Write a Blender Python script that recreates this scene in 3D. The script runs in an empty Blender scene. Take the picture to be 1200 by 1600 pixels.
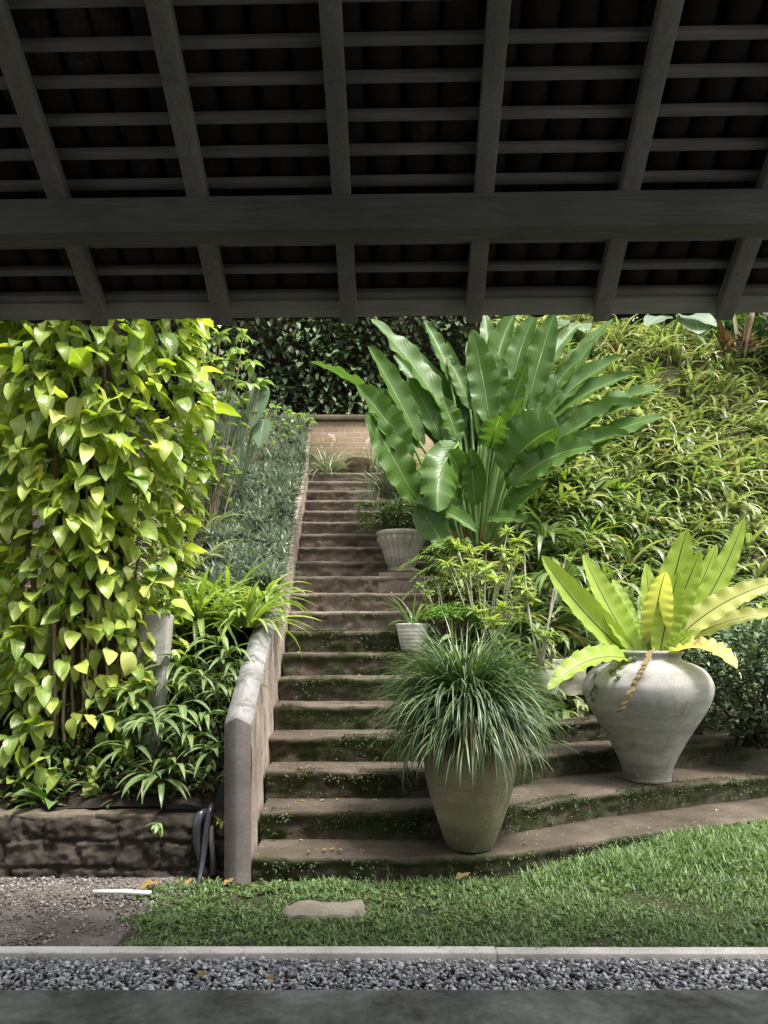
import bpy, math
import numpy as np
from mathutils import noise as mnoise, Vector

R = np.random.default_rng(7)
C = bpy.context.scene.collection
PI = math.pi
H = 1.3125                      # eye height above the lawn (lawn = 0)
RAMP = 0.566                    # slope of the stair flight
LEAN = 0.0458                   # the flight runs slightly to the left


def at(px, py, Y):              # picture measure -> point at true distance Y
    return np.array([(px - 600) / 1200 * Y, Y, H + (1000 - py) / 1200 * Y])


# ------------------------------------------------------------------ mesh builder
class MB:
    def __init__(s):
        s.v = []; s.f = []; s.uv = []; s.mi = []; s.n = 0

    def add(s, V, F, UV=None, mi=0):
        V = np.asarray(V, float).reshape(-1, 3)
        s.v.append(V)
        s.uv.append(np.zeros((len(V), 2)) if UV is None else np.asarray(UV, float).reshape(-1, 2))
        for f in (F if isinstance(F, list) else [F]):
            f = np.asarray(f, int)
            if f.ndim == 1:
                f = f[None, :]
            s.f.append(f + s.n); s.mi.append(np.full(len(f), mi))
        s.n += len(V)

    def build(s, name, mat, parent=None, smooth=True):
        V = np.concatenate(s.v); UV = np.concatenate(s.uv)
        loops = np.concatenate([f.ravel() for f in s.f])
        tot = np.concatenate([np.full(len(f), f.shape[1]) for f in s.f])
        start = np.concatenate([[0], np.cumsum(tot)[:-1]])
        me = bpy.data.meshes.new(name)
        me.vertices.add(len(V)); me.vertices.foreach_set('co', V.astype(np.float32).ravel())
        me.loops.add(len(loops)); me.loops.foreach_set('vertex_index', loops.astype(np.int32))
        me.polygons.add(len(tot))
        me.polygons.foreach_set('loop_start', start.astype(np.int32))
        me.polygons.foreach_set('loop_total', tot.astype(np.int32))
        mats = mat if isinstance(mat, (list, tuple)) else [mat]
        for m in mats:
            me.materials.append(m)
        me.polygons.foreach_set('material_index', np.concatenate(s.mi).astype(np.int32))
        me.update(calc_edges=True)
        ul = me.uv_layers.new(name='UVMap')
        ul.data.foreach_set('uv', UV[loops].astype(np.float32).ravel())
        if smooth:
            me.polygons.foreach_set('use_smooth', np.ones(len(tot), bool))
        me.validate()
        o = bpy.data.objects.new(name, me)
        C.objects.link(o)
        if parent is not None:
            o.parent = parent
        return o


def tag(o, label, cat, group=None, kind=None):
    if label: o['label'] = label
    if cat: o['category'] = cat
    if group: o['group'] = group
    if kind: o['kind'] = kind
    return o


def struct(o, label=None):
    o['kind'] = 'structure'
    if label: o['label'] = label
    return o


def thing(name, label, cat, loc=(0, 0, 0), group=None, rz=0):
    o = bpy.data.objects.new(name, None)
    o.empty_display_size = .1
    C.objects.link(o); o.location = [float(c) for c in loc]; o.rotation_euler = (0, 0, rz)
    return tag(o, label, cat, group)


def N(v):
    v = np.asarray(v, float)
    return v / (np.linalg.norm(v, axis=-1, keepdims=True) + 1e-12)


PROF = {
    'strap': lambda t: np.minimum(1, .55 + 2.2 * t) * np.clip((1 - t) * 2.6, 0, 1) ** .7,
    'grass': lambda t: (.75 + .25 * np.sin(PI * t)) * (1 - t ** 3),
    'lance': lambda t: np.sin(PI * np.clip(t, 0, 1) ** .75) ** .85,
    'ovate': lambda t: np.sin(PI * np.clip(t, 0, 1) ** .62) ** .8,
    'heart': lambda t: np.where(t < .3, .5 + .5 * np.sin(PI / 2 * np.clip(t, 0, .3) / .3), np.cos(PI / 2 * np.clip((t - .3) / .7, 0, 1)) ** .82),
    'paddle': lambda t: np.sin(PI * np.clip(t, 0, 1) ** .85) ** .55,
}


def blades(mb, P, az, el, L, W, bend, prof='lance', ns=5, nx=3, fold=.25, wave=0., wk=3., roll=0., side=0., bp=1., mi=0, vs=1.):
    """N leaves at once: P base points, az/el start direction, bend total downward curl."""
    P = np.asarray(P, float).reshape(-1, 3); n = len(P)
    B = lambda a: np.broadcast_to(np.asarray(a, float), (n,))[:, None]
    az, el, L, W, bend, roll, side = map(B, (az, el, L, W, bend, roll, side))
    t = np.linspace(0, 1, ns + 1)[None, :]; tm = (t[:, 1:] + t[:, :-1]) / 2
    def dirn(tt):
        e = el - bend * tt ** bp; a = az + side * tt
        return e, a
    e, a = dirn(tm)
    d = np.stack([np.cos(a) * np.cos(e), np.sin(a) * np.cos(e), np.sin(e)], -1)
    pos = np.concatenate([np.zeros((n, 1, 3)), np.cumsum(d * (L / ns)[..., None], 1)], 1) + P[:, None, :]
    e, a = dirn(np.broadcast_to(t, (n, ns + 1)))
    S = np.stack([-np.sin(a), np.cos(a), 0 * a], -1)
    Nn = np.stack([-np.cos(a) * np.sin(e), -np.sin(a) * np.sin(e), np.cos(e)], -1)
    r = np.broadcast_to(roll, e.shape)[..., None]
    S, Nn = S * np.cos(r) + Nn * np.sin(r), Nn * np.cos(r) - S * np.sin(r)
    w = np.maximum(PROF[prof](t), .02) * W / 2
    u = np.linspace(-1, 1, nx)
    ph = R.uniform(0, 6.28, (n, 1, 1))
    off = fold * np.abs(u)[None, None, :] * w[..., None]
    if wave:
        off = off + wave * w[..., None] * np.sin(2 * PI * wk * t[..., None] + ph + (u > 0)[None, None, :] * 1.7) * (np.abs(u) ** 2)[None, None, :]
    V = pos[:, :, None, :] + S[:, :, None, :] * (u[None, None, :, None] * w[..., None, None]) + Nn[:, :, None, :] * off[..., None]
    UV = np.broadcast_to(np.stack(np.broadcast_arrays(u[None, :] * .5 + .5, t[0][:, None] * vs), -1)[None], (n, ns + 1, nx, 2))
    i = np.arange(ns)[:, None] * nx + np.arange(nx - 1)[None, :]
    q = np.stack([i, i + 1, i + nx + 1, i + nx], -1).reshape(-1, 4)
    F = (q[None] + (np.arange(n) * (ns + 1) * nx)[:, None, None]).reshape(-1, 4)
    mb.add(V, F, UV, mi)
    return pos


def frond(mb, O, T, face, W, prof='paddle', bow=0., bowv=(0, 0, 1), t0=0., ns=16, nx=7, fold=.2, wave=0., wk=6, stalk=.012, mi=0, curl=0., skew=0.):
    """one big leaf from O to tip T, its upper side towards `face`; blade starts at t0 of the length"""
    O = np.asarray(O, float); T = np.asarray(T, float)
    c = T - O; L = np.linalg.norm(c); ch = c / L
    bv = np.asarray(bowv, float); bv = bv - bv.dot(ch) * ch; bv = N(bv)
    def pt(t): return O + ch * (t * L)[:, None] + bv * (bow * L * 4 * t * (1 - t))[:, None]
    tt = np.linspace(t0, 1, ns + 1); p = pt(tt)
    tan = N(np.gradient(p, axis=0))
    nf = np.asarray(face, float); nf = N(nf - (tan @ nf)[:, None] * tan)
    S = N(np.cross(tan, nf))
    s = np.linspace(0, 1, ns + 1)
    w = np.maximum(PROF[prof](s), .015) * W / 2
    u = np.linspace(-1, 1, nx)
    ph = R.uniform(0, 6.28, 2)
    wv = np.sin(2 * PI * wk * s[:, None] + np.where(u < 0, ph[0], ph[1])[None, :]) + .5 * np.sin(2 * PI * wk * 2.3 * s[:, None] + ph[1] + u[None, :])
    off = fold * np.abs(u)[None, :] ** 1.4 * w[:, None] + wave * w.max() * wv * (np.abs(u) ** 2)[None, :] * np.minimum(1, w / w.max() + .1)[:, None] + curl * (u ** 2)[None, :] * w[:, None] * (s[:, None])
    off = off + skew * u[None, :] * w[:, None]
    V = p[:, None, :] + S[:, None, :] * (u[None, :, None] * w[:, None, None]) + nf[:, None, :] * off[..., None]
    UV = np.stack(np.broadcast_arrays(u[None, :] * .5 + .5, s[:, None]), -1)
    i = np.arange(ns)[:, None] * nx + np.arange(nx - 1)[None, :]
    q = np.stack([i, i + 1, i + nx + 1, i + nx], -1).reshape(-1, 4)
    mb.add(V, q, UV, mi)
    k = max(4, int(14 * (t0 + .25)))
    ts = np.linspace(0, min(.97, t0 + .6 * (1 - t0)), k)
    if stalk:
        q = pt(ts)
        rr = stalk * (1 - .8 * np.linspace(0, 1, k))
        # the stalk runs on below the blade as its thick midrib
        nn = np.stack([np.interp(ts, tt, nf[:, a]) for a in range(3)], 1)
        q = q - nn * (rr * .55)[:, None]
        tube(mb, q, rr, 6, mi, uv=(.5, .5))


def tube(mb, P, rad, sides=8, mi=0, uv=None, caps=True):
    P = np.asarray(P, float); k = len(P)
    rad = np.broadcast_to(np.asarray(rad, float), (k,))
    tan = N(np.gradient(P, axis=0))
    ref = np.where(np.abs(tan[:, 2:3]) > .9, np.array([[1., 0, 0]]), np.array([[0, 0, 1.]]))
    ref = np.broadcast_to(ref[k // 2], tan.shape)
    A = N(np.cross(tan, ref)); Bn = np.cross(tan, A)
    th = np.linspace(0, 2 * PI, sides, endpoint=False)
    V = P[:, None, :] + (A[:, None, :] * np.cos(th)[None, :, None] + Bn[:, None, :] * np.sin(th)[None, :, None]) * rad[:, None, None]
    i = np.arange(k - 1)[:, None] * sides; j = np.arange(sides)[None, :]
    q = np.stack([i + j, i + (j + 1) % sides, i + sides + (j + 1) % sides, i + sides + j], -1).reshape(-1, 4)
    F = [q]
    if caps:
        F.append(np.arange(sides)[::-1][None, :]); F.append((np.arange(sides) + (k - 1) * sides)[None, :])
    mb.add(V, F, None if uv is None else np.broadcast_to(uv, (k * sides, 2)), mi)


def box(mb, x0, x1, y0, y1, z0, z1, mi=0):
    V = [(x, y, z) for x in (x0, x1) for y in (y0, y1) for z in (z0, z1)]
    F = [[0, 1, 3, 2], [4, 6, 7, 5], [0, 4, 5, 1], [2, 3, 7, 6], [0, 2, 6, 4], [1, 5, 7, 3]]
    mb.add(V, np.array(F), None, mi)


def bevel(o, w=.004, seg=2):
    m = o.modifiers.new('Bevel', 'BEVEL'); m.width = w; m.segments = seg; m.limit_method = 'ANGLE'
    return o


def lathe(mb, prof, origin, seg=64, flute=None, wob=.0, mi=0):
    """prof: list of (r, z) from the outside bottom up, over the rim and down inside"""
    pr = np.array(prof, float)
    # smooth the profile by Catmull-Rom between the given points
    P = []
    for i in range(len(pr) - 1):
        p0, p1, p2, p3 = pr[max(i - 1, 0)], pr[i], pr[i + 1], pr[min(i + 2, len(pr) - 1)]
        for t in np.linspace(0, 1, 5, endpoint=False):
            P.append(.5 * ((2 * p1) + (-p0 + p2) * t + (2 * p0 - 5 * p1 + 4 * p2 - p3) * t * t + (-p0 + 3 * p1 - 3 * p2 + p3) * t ** 3))
    P.append(pr[-1]); P = np.array(P); k = len(P)
    th = np.linspace(0, 2 * PI, seg, endpoint=False)
    r = np.maximum(P[:, 0:1], .001) * np.ones((1, seg))
    if flute:
        r = r * (1 + flute[1] * np.clip(flute[2](P[:, 1:2]), 0, 1) * np.abs(np.cos(th * flute[0] / 2))[None, :])
    if wob:
        r = r * (1 + wob * np.sin(th * 2 + 1)[None, :] + wob * .6 * np.sin(th[None, :] * 3 + P[:, 1:2] * 7))
    V = np.stack([r * np.cos(th), r * np.sin(th), P[:, 1:2] * np.ones((1, seg))], -1) + np.asarray(origin, float)
    i = np.arange(k - 1)[:, None] * seg; j = np.arange(seg)[None, :]
    q = np.stack([i + j, i + (j + 1) % seg, i + seg + (j + 1) % seg, i + seg + j], -1).reshape(-1, 4)
    mb.add(V, [q, np.arange(seg)[::-1][None, :], (np.arange(seg) + (k - 1) * seg)[None, :]], None, mi)


ICO = None
def ico():
    g = (1 + 5 ** .5) / 2
    v = N(np.array([(-1, g, 0), (1, g, 0), (-1, -g, 0), (1, -g, 0), (0, -1, g), (0, 1, g), (0, -1, -g), (0, 1, -g), (g, 0, -1), (g, 0, 1), (-g, 0, -1), (-g, 0, 1)]))
    f = np.array([(0, 11, 5), (0, 5, 1), (0, 1, 7), (0, 7, 10), (0, 10, 11), (1, 5, 9), (5, 11, 4), (11, 10, 2), (10, 7, 6), (7, 1, 8), (3, 9, 4), (3, 4, 2), (3, 2, 6), (3, 6, 8), (3, 8, 9), (4, 9, 5), (2, 4, 11), (6, 2, 10), (8, 6, 7), (9, 8, 1)])
    return v, f


def stones(mb, P, size, flat=.6, mi=0):
    P = np.asarray(P, float); n = len(P); v, f = ico()
    sc = np.stack([R.uniform(.7, 1.35, n), R.uniform(.55, 1.0, n), R.uniform(.6, 1.1, n) * flat], 1) * np.broadcast_to(size, (n,))[:, None] / 2
    V = v[None] * R.uniform(.72, 1.2, (n, 12, 1)) * sc[:, None, :]
    def rot(V, a, i, j):
        c, s = np.cos(a)[:, None], np.sin(a)[:, None]
        x, y = V[..., i].copy(), V[..., j].copy()
        V[..., i] = x * c - y * s; V[..., j] = x * s + y * c
    rot(V, R.normal(0, .5, n), 0, 2); rot(V, R.normal(0, .4, n), 1, 2); rot(V, R.uniform(0, 6.3, n), 0, 1)
    V = V + P[:, None, :]
    F = (f[None] + (np.arange(n) * 12)[:, None, None]).reshape(-1, 3)
    mb.add(V, F, None, mi)


def fbm(p, s, o=4):
    return mnoise.fractal(Vector((p[0] * s, p[1] * s, p[2] * s)), 1.0, 2.0, o)


def rockblock(mb, c, size, power=.35, n=7, rough=.012, freq=6, rz=0., mi=0):
    """a rounded, slightly rough stone block"""
    g = np.linspace(-1, 1, n + 1)
    for ax in range(3):
        for sg in (-1, 1):
            a, b = np.meshgrid(g, g, indexing='ij')
            q = np.zeros((n + 1, n + 1, 3)); q[..., ax] = sg; q[..., (ax + 1) % 3] = a; q[..., (ax + 2) % 3] = b
            sph = N(q)
            q = q * (1 - power) + sph * power * 1.22
            q = q * np.asarray(size) / 2
            cs, sn = math.cos(rz), math.sin(rz)
            q = np.stack([q[..., 0] * cs - q[..., 1] * sn, q[..., 0] * sn + q[..., 1] * cs, q[..., 2]], -1) + np.asarray(c)
            fl = q.reshape(-1, 3); nr = sph.reshape(-1, 3)
            d = np.array([fbm(p, freq, 3) for p in fl])
            fl = fl + nr * (d * rough)[:, None]
            i = np.arange(n)[:, None] * (n + 1) + np.arange(n)[None, :]
            qd = np.stack([i, i + n + 1, i + n + 2, i + 1], -1).reshape(-1, 4)
            if sg < 0: qd = qd[:, ::-1]
            mb.add(fl, qd, None, mi)


# ------------------------------------------------------------------ materials
class NT:
    def __init__(s, name):
        s.m = bpy.data.materials.new(name); s.m.use_nodes = True
        s.t = s.m.node_tree; s.t.nodes.clear()
        s.out = s.n('ShaderNodeOutputMaterial')
    def n(s, typ, **kw):
        o = s.t.nodes.new(typ)
        for k, v in kw.items(): setattr(o, k, v)
        return o
    def l(s, a, b): s.t.links.new(a, b)
    def val(s, sock, v):
        if hasattr(v, 'is_output') or isinstance(v, bpy.types.NodeSocket): s.l(v, sock)
        else: sock.default_value = v
    def coord(s, kind='Object'):
        return s.n('ShaderNodeTexCoord').outputs[kind]
    def noise(s, scale, detail=5, rough=.6, vec=None, dist=0.):
        o = s.n('ShaderNodeTexNoise'); o.inputs['Scale'].default_value = scale
        o.inputs['Detail'].default_value = detail; o.inputs['Roughness'].default_value = rough
        o.inputs['Distortion'].default_value = dist
        s.l(vec if vec is not None else s.coord(), o.inputs['Vector'])
        return o.outputs['Fac']
    def ramp(s, fac, stops, interp='LINEAR'):
        o = s.n('ShaderNodeValToRGB'); o.color_ramp.interpolation = interp
        el = o.color_ramp.elements
        while len(el) < len(stops): el.new(.5)
        for e, (p, c) in zip(el, stops):
            e.position = p; e.color = (*c, 1) if len(c) == 3 else c
        s.l(fac, o.inputs['Fac']); return o.outputs['Color']
    def mix(s, fac, a, b, mode='MIX'):
        o = s.n('ShaderNodeMix', data_type='RGBA', blend_type=mode)
        s.val(o.inputs[0], fac)
        for sock, v in ((o.inputs[6], a), (o.inputs[7], b)):
            if isinstance(v, tuple): sock.default_value = (*v, 1)
            else: s.l(v, sock)
        return o.outputs[2]
    def math(s, op, a, b=0., c=0., clamp=False):
        o = s.n('ShaderNodeMath', operation=op, use_clamp=clamp)
        for i, v in enumerate((a, b, c)):
            s.val(o.inputs[i], v)
        return o.outputs[0]
    def bump(s, h, strength=.3, dist=.01, normal=None):
        o = s.n('ShaderNodeBump'); o.inputs['Strength'].default_value = strength; o.inputs['Distance'].default_value = dist
        s.l(h, o.inputs['Height'])
        if normal is not None: s.l(normal, o.inputs['Normal'])
        return o.outputs['Normal']
    def principled(s, col, rough=.8, normal=None, spec=.4):
        o = s.n('ShaderNodeBsdfPrincipled')
        if isinstance(col, tuple): o.inputs['Base Color'].default_value = (*col, 1)
        else: s.l(col, o.inputs['Base Color'])
        s.val(o.inputs['Roughness'], rough)
        o.inputs['Specular IOR Level'].default_value = spec
        if normal is not None: s.l(normal, o.inputs['Normal'])
        return o.outputs[0]
    def done(s, sh):
        s.l(sh, s.out.inputs['Surface']); return s.m


def leaf_mat(name, stops, rough=.42, trans=.3, rib=None, ribw=.05, vein=0., vk=14., spec=.45, patch=None, edge=None, tip=None, back=.25):
    t = NT(name)
    geo = t.n('ShaderNodeNewGeometry')
    rnd = geo.outputs['Random Per Island']
    col = t.ramp(rnd, stops)
    uv = t.n('ShaderNodeUVMap'); sep = t.n('ShaderNodeSeparateXYZ'); t.l(uv.outputs[0], sep.inputs[0])
    x, v = sep.outputs[0], sep.outputs[1]
    du = t.math('ABSOLUTE', t.math('SUBTRACT', x, .5))
    nz = t.noise(9, 4, .6)
    col = t.mix(t.math('MULTIPLY', t.math('SUBTRACT', nz, .35, clamp=True), .9, clamp=True), col, tuple(.62 * c for c in stops[len(stops) // 2][1]))
    nrm = None
    if patch:                    # blemishes of another colour
        pn = t.noise(patch[1], 3, .5)
        col = t.mix(t.ramp(pn, [(patch[2], (0, 0, 0)), (patch[2] + .08, (1, 1, 1))]), col, patch[0])
    if edge:
        col = t.mix(t.ramp(du, [(edge[1], (0, 0, 0)), (min(1, edge[1] + .12), (1, 1, 1))]), col, edge[0])
    if tip:
        tn = t.math('ADD', v, t.math('MULTIPLY', t.noise(25, 3, .6), .3))
        col = t.mix(t.ramp(tn, [(tip[1], (0, 0, 0)), (min(1, tip[1] + .1), (1, 1, 1))]), col, tip[0])
    if vein:
        ph = t.math('SUBTRACT', t.math('MULTIPLY', v, vk), t.math('MULTIPLY', du, vk * .55))
        sn = t.math('POWER', t.math('ABSOLUTE', t.math('SINE', t.math('MULTIPLY', ph, PI))), 6.)
        col = t.mix(t.math('MULTIPLY', sn, vein), col, tuple(min(1, 1.5 * c + .03) for c in stops[-1][1]))
        nrm = t.bump(t.math('SUBTRACT', 1., sn), .3, .0025)
    if rib:
        k = t.ramp(du, [(ribw * .5, (1, 1, 1)), (ribw, (0, 0, 0))])
        col = t.mix(k, col, rib)
    pale = t.mix(back, col, (.25, .32, .16))
    col2 = t.mix(geo.outputs['Backfacing'], col, pale)
    p = t.principled(col2, rough, nrm, spec)
    tr = t.n('ShaderNodeBsdfTranslucent')
    tc = t.mix(1., col, (1.7, 1.75, .85), 'MULTIPLY')
    t.l(tc, tr.inputs['Color'])
    if nrm is not None: t.l(nrm, tr.inputs['Normal'])
    ms = t.n('ShaderNodeMixShader'); ms.inputs[0].default_value = trans
    t.l(p, ms.inputs[1]); t.l(tr.outputs[0], ms.inputs[2])
    return t.done(ms.outputs[0])


def wood_mat(name, c1, c2, axis=(1, 14, 14)):
    t = NT(name)
    mp = t.n('ShaderNodeMapping'); mp.inputs['Scale'].default_value = axis
    t.l(t.coord(), mp.inputs['Vector'])
    g = t.noise(4, 6, .65, mp.outputs[0], 1.2)
    big = t.noise(2.2, 3, .6)
    col = t.ramp(g, [(.3, c1), (.7, c2)])
    col = t.mix(t.ramp(big, [(.4, (0, 0, 0)), (.75, (.6, .6, .6))]), col, tuple(.55 * c for c in c1))
    return t.done(t.principled(col, .75, t.bump(g, .25, .004), .25))


def stone_mat(name, stops, moss=None, mossamt=.5, mscale=5, bump=.5, grit=60., rough=.88, big=2.5, moss_top=0., spec=.25):
    t = NT(name)
    a = t.noise(big, 6, .62); b = t.noise(grit, 4, .7)
    f = t.math('ADD', t.math('MULTIPLY', a, .7), t.math('MULTIPLY', b, .3))
    col = t.ramp(f, stops)
    h = t.math('ADD', t.math('MULTIPLY', t.noise(14, 6, .7), .7), t.math('MULTIPLY', b, .35))
    if moss:
        mn = t.noise(mscale, 7, .72, dist=.4)
        if moss_top:
            geo = t.n('ShaderNodeNewGeometry'); sp = t.n('ShaderNodeSeparateXYZ'); t.l(geo.outputs['Normal'], sp.inputs[0])
            mn = t.math('SUBTRACT', mn, t.math('MULTIPLY', sp.outputs[2], moss_top))
        k = t.ramp(mn, [(1 - mossamt - .08, (0, 0, 0)), (1 - mossamt + .1, (1, 1, 1))])
        mc = t.ramp(t.noise(90, 3, .7), [(.3, tuple(.45 * c for c in moss)), (.7, moss)])
        col = t.mix(k, col, mc)
        h = t.math('ADD', h, t.math('MULTIPLY', k, .25))
    return t.done(t.principled(col, rough, t.bump(h, bump, .012), spec))


M = {}
M['rafter'] = wood_mat('painted_rafter_wood', (.125, .125, .11), (.20, .198, .175), (16, 1.2, 16))
M['fascia'] = wood_mat('painted_fascia_wood', (.20, .20, .172), (.30, .30, .262))  # light at the eave edge put into a paler tone than the rafters
M['beam'] = wood_mat('painted_beam_wood', (.065, .065, .058), (.115, .113, .10))
M['batten'] = wood_mat('painted_batten_wood', (.115, .113, .103), (.19, .188, .173))
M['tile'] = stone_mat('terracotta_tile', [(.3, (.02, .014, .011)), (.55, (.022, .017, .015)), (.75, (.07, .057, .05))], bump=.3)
M['plaster'] = stone_mat('dim_plaster', [(.3, (.05, .05, .045)), (.7, (.09, .09, .08))], bump=.1)  # kept dark so the added rear walls bounce little light
M['floor'] = stone_mat('polished_cement', [(.38, (.06, .062, .056)), (.5, (.115, .118, .107)), (.62, (.20, .205, .19))], (.03, .03, .026), .42, 3, .12, grit=25, rough=.5, big=3.5)
M['step'] = stone_mat('worn_step_stone', [(.3, (.07, .056, .045)), (.5, (.14, .114, .091)), (.72, (.24, .205, .168))], (.060, .072, .022), .40, 4.5, .7, moss_top=.10)
M['shaded_lowstep'] = stone_mat('mossy_shaded_low_step_stone', [(.3, (.035, .027, .021)), (.5, (.068, .054, .040)), (.72, (.138, .114, .087))], (.045, .058, .018), .52, 4.2, .8, moss_top=.16)  # moss, plus shade on the lower flight painted in as darker stone
M['parapet'] = stone_mat('weathered_render', [(.32, (.15, .115, .09)), (.5, (.30, .24, .195)), (.7, (.48, .43, .375))], (.07, .07, .045), .38, 6, .6)
M['coping'] = stone_mat('pale_coping', [(.3, (.10, .098, .094)), (.5, (.20, .196, .188)), (.72, (.32, .312, .30))], (.07, .066, .055), .42, 8, .3)
M['post'] = stone_mat('grey_stained_render', [(.3, (.075, .062, .055)), (.5, (.135, .115, .105)), (.72, (.24, .22, .21))], (.14, .09, .06), .36, 3, .2)
M['wallstone'] = stone_mat('dark_wall_stone', [(.3, (.018, .014, .011)), (.5, (.042, .034, .027)), (.72, (.105, .088, .072))], (.045, .048, .02), .36, 5, .8, big=4)
M['wallcap'] = stone_mat('brown_wall_cap', [(.3, (.06, .046, .032)), (.55, (.13, .105, .075)), (.75, (.22, .185, .14))], (.06, .065, .025), .40, 5, .6)
M['mortar'] = stone_mat('dark_mortar', [(.3, (.018, .014, .011)), (.7, (.05, .038, .03))], bump=.8)
M['kerb'] = stone_mat('kerb_concrete', [(.3, (.34, .32, .28)), (.55, (.58, .55, .51)), (.75, (.76, .74, .70))], (.17, .16, .10), .36, 6, .4)
M['slate'] = stone_mat('stepping_stone', [(.3, (.10, .085, .065)), (.55, (.20, .175, .14)), (.75, (.30, .27, .225))], (.10, .10, .06), .36, 8, .5)
M['soil'] = stone_mat('dark_soil', [(.3, (.018, .013, .009)), (.55, (.045, .032, .022)), (.75, (.085, .06, .043))], bump=1., big=6, grit=80)
M['banksoil'] = stone_mat('dark_humus', [(.3, (.010, .008, .006)), (.55, (.026, .020, .015)), (.75, (.06, .046, .034))], bump=1., big=8, grit=70)
M['redsoil'] = stone_mat('bank_soil', [(.3, (.025, .018, .013)), (.55, (.06, .045, .033)), (.75, (.16, .125, .095))], (.05, .07, .02), .42, 4, 1., big=5)
M['pathsoil'] = stone_mat('path_soil', [(.3, (.05, .042, .036)), (.5, (.11, .095, .083)), (.72, (.22, .20, .18))], bump=.8, big=3, grit=90)
M['lawnsoil'] = stone_mat('lawn_soil', [(.3, (.018, .022, .008)), (.6, (.04, .045, .018)), (.75, (.06, .06, .03))], bump=.8, big=6)
M['drystem'] = stone_mat('dry_stem', [(.3, (.13, .09, .06)), (.7, (.32, .25, .18))], bump=.4, big=12)
M['palestem'] = stone_mat('pale_stem', [(.3, (.22, .20, .16)), (.7, (.42, .40, .34))], bump=.2, big=12)
M['bark'] = stone_mat('dark_bark', [(.3, (.02, .015, .01)), (.55, (.05, .038, .026)), (.75, (.10, .08, .055))], bump=1., big=8)
M['hose'] = stone_mat('black_pipe', [(.3, (.02, .02, .026)), (.7, (.055, .055, .068))], bump=.2, rough=.25, spec=.6)
M['pvc'] = stone_mat('grey_pipe', [(.3, (.10, .10, .095)), (.7, (.19, .19, .18))], bump=.1, rough=.45)
M['whitepvc'] = stone_mat('white_pipe', [(.3, (.55, .55, .53)), (.7, (.75, .75, .73))], bump=.05, rough=.4)
M['slab'] = stone_mat('pale_slab', [(.3, (.15, .15, .13)), (.7, (.30, .295, .265))], (.07, .08, .045), .42, 6, .3)


def jar_mat(name, stops, stain, amt, green=None, bump=.15, dirt=.14):
    t = NT(name)
    mp = t.n('ShaderNodeMapping'); mp.inputs['Scale'].default_value = (1, 1, 5)
    t.l(t.coord(), mp.inputs['Vector'])
    a = t.noise(2.2, 6, .62, mp.outputs[0]); b = t.noise(70, 3, .6)
    f = t.math('ADD', t.math('MULTIPLY', a, .8), t.math('MULTIPLY', b, .2))
    col = t.ramp(f, stops)
    sn = t.noise(3.3, 6, .7, dist=.5)
    col = t.mix(t.ramp(sn, [(1 - amt - .06, (0, 0, 0)), (1 - amt + .14, (.75, .75, .75))]), col, stain)
    if green:
        gn = t.noise(1.6, 4, .6)
        col = t.mix(t.ramp(gn, [(.42, (0, 0, 0)), (.62, (.8, .8, .8))]), col, green)
    sp = t.n('ShaderNodeSeparateXYZ'); t.l(t.coord(), sp.inputs[0])
    dn = t.math('ADD', sp.outputs[2], t.math('MULTIPLY', t.noise(9, 5, .7), dirt * 2.2))
    col = t.mix(t.ramp(dn, [(dirt * 1.0, (.8, .8, .8)), (dirt * 2.3, (0, 0, 0))]), col, (.075, .062, .04))
    m2 = t.n('ShaderNodeMapping'); m2.inputs['Scale'].default_value = (14, 14, 1.2); t.l(t.coord(), m2.inputs['Vector'])
    col = t.mix(t.ramp(t.noise(1, 4, .6, m2.outputs[0]), [(.52, (0, 0, 0)), (.74, (.42, .42, .42))]), col, stain)
    col = t.mix(t.ramp(t.noise(26, 5, .75), [(.60, (0, 0, 0)), (.68, (.6, .6, .6))]), col, tuple(min(.8, 1.7 * c) for c in stops[1][1]))
    col = t.mix(t.ramp(t.noise(34, 4, .75), [(.63, (0, 0, 0)), (.70, (.7, .7, .7))]), col, tuple(.4 * c for c in stops[0][1]))
    w = t.n('ShaderNodeTexWave'); w.bands_direction = 'Z'; w.inputs['Scale'].default_value = 22; w.inputs['Distortion'].default_value = 1.2
    t.l(t.coord(), w.inputs['Vector'])
    h = t.math('ADD', t.math('MULTIPLY', w.outputs['Fac'], .10), t.math('ADD', a, t.math('MULTIPLY', b, .3)))
    return t.done(t.principled(col, .8, t.bump(h, bump, .01), .3))


M['bigjar'] = jar_mat('grey_weathered_clay', [(.3, (.17, .165, .145)), (.5, (.29, .285, .26)), (.72, (.43, .425, .40))], (.15, .13, .10), .42)
M['talljar'] = jar_mat('brown_glazed_clay', [(.3, (.16, .125, .075)), (.5, (.25, .205, .125)), (.72, (.34, .29, .19))], (.10, .095, .055), .42, (.12, .135, .075))
M['urn'] = jar_mat('mossy_cast_stone', [(.3, (.22, .20, .165)), (.5, (.36, .34, .29)), (.72, (.50, .47, .41))], (.13, .12, .08), .42)
M['whitepot'] = jar_mat('white_glazed_pot', [(.3, (.55, .54, .50)), (.6, (.72, .71, .68))], (.40, .38, .33), .25)
M['claypot'] = jar_mat('dark_clay_pot', [(.3, (.10, .075, .05)), (.6, (.19, .145, .10))], (.07, .065, .04), .4)


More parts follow.
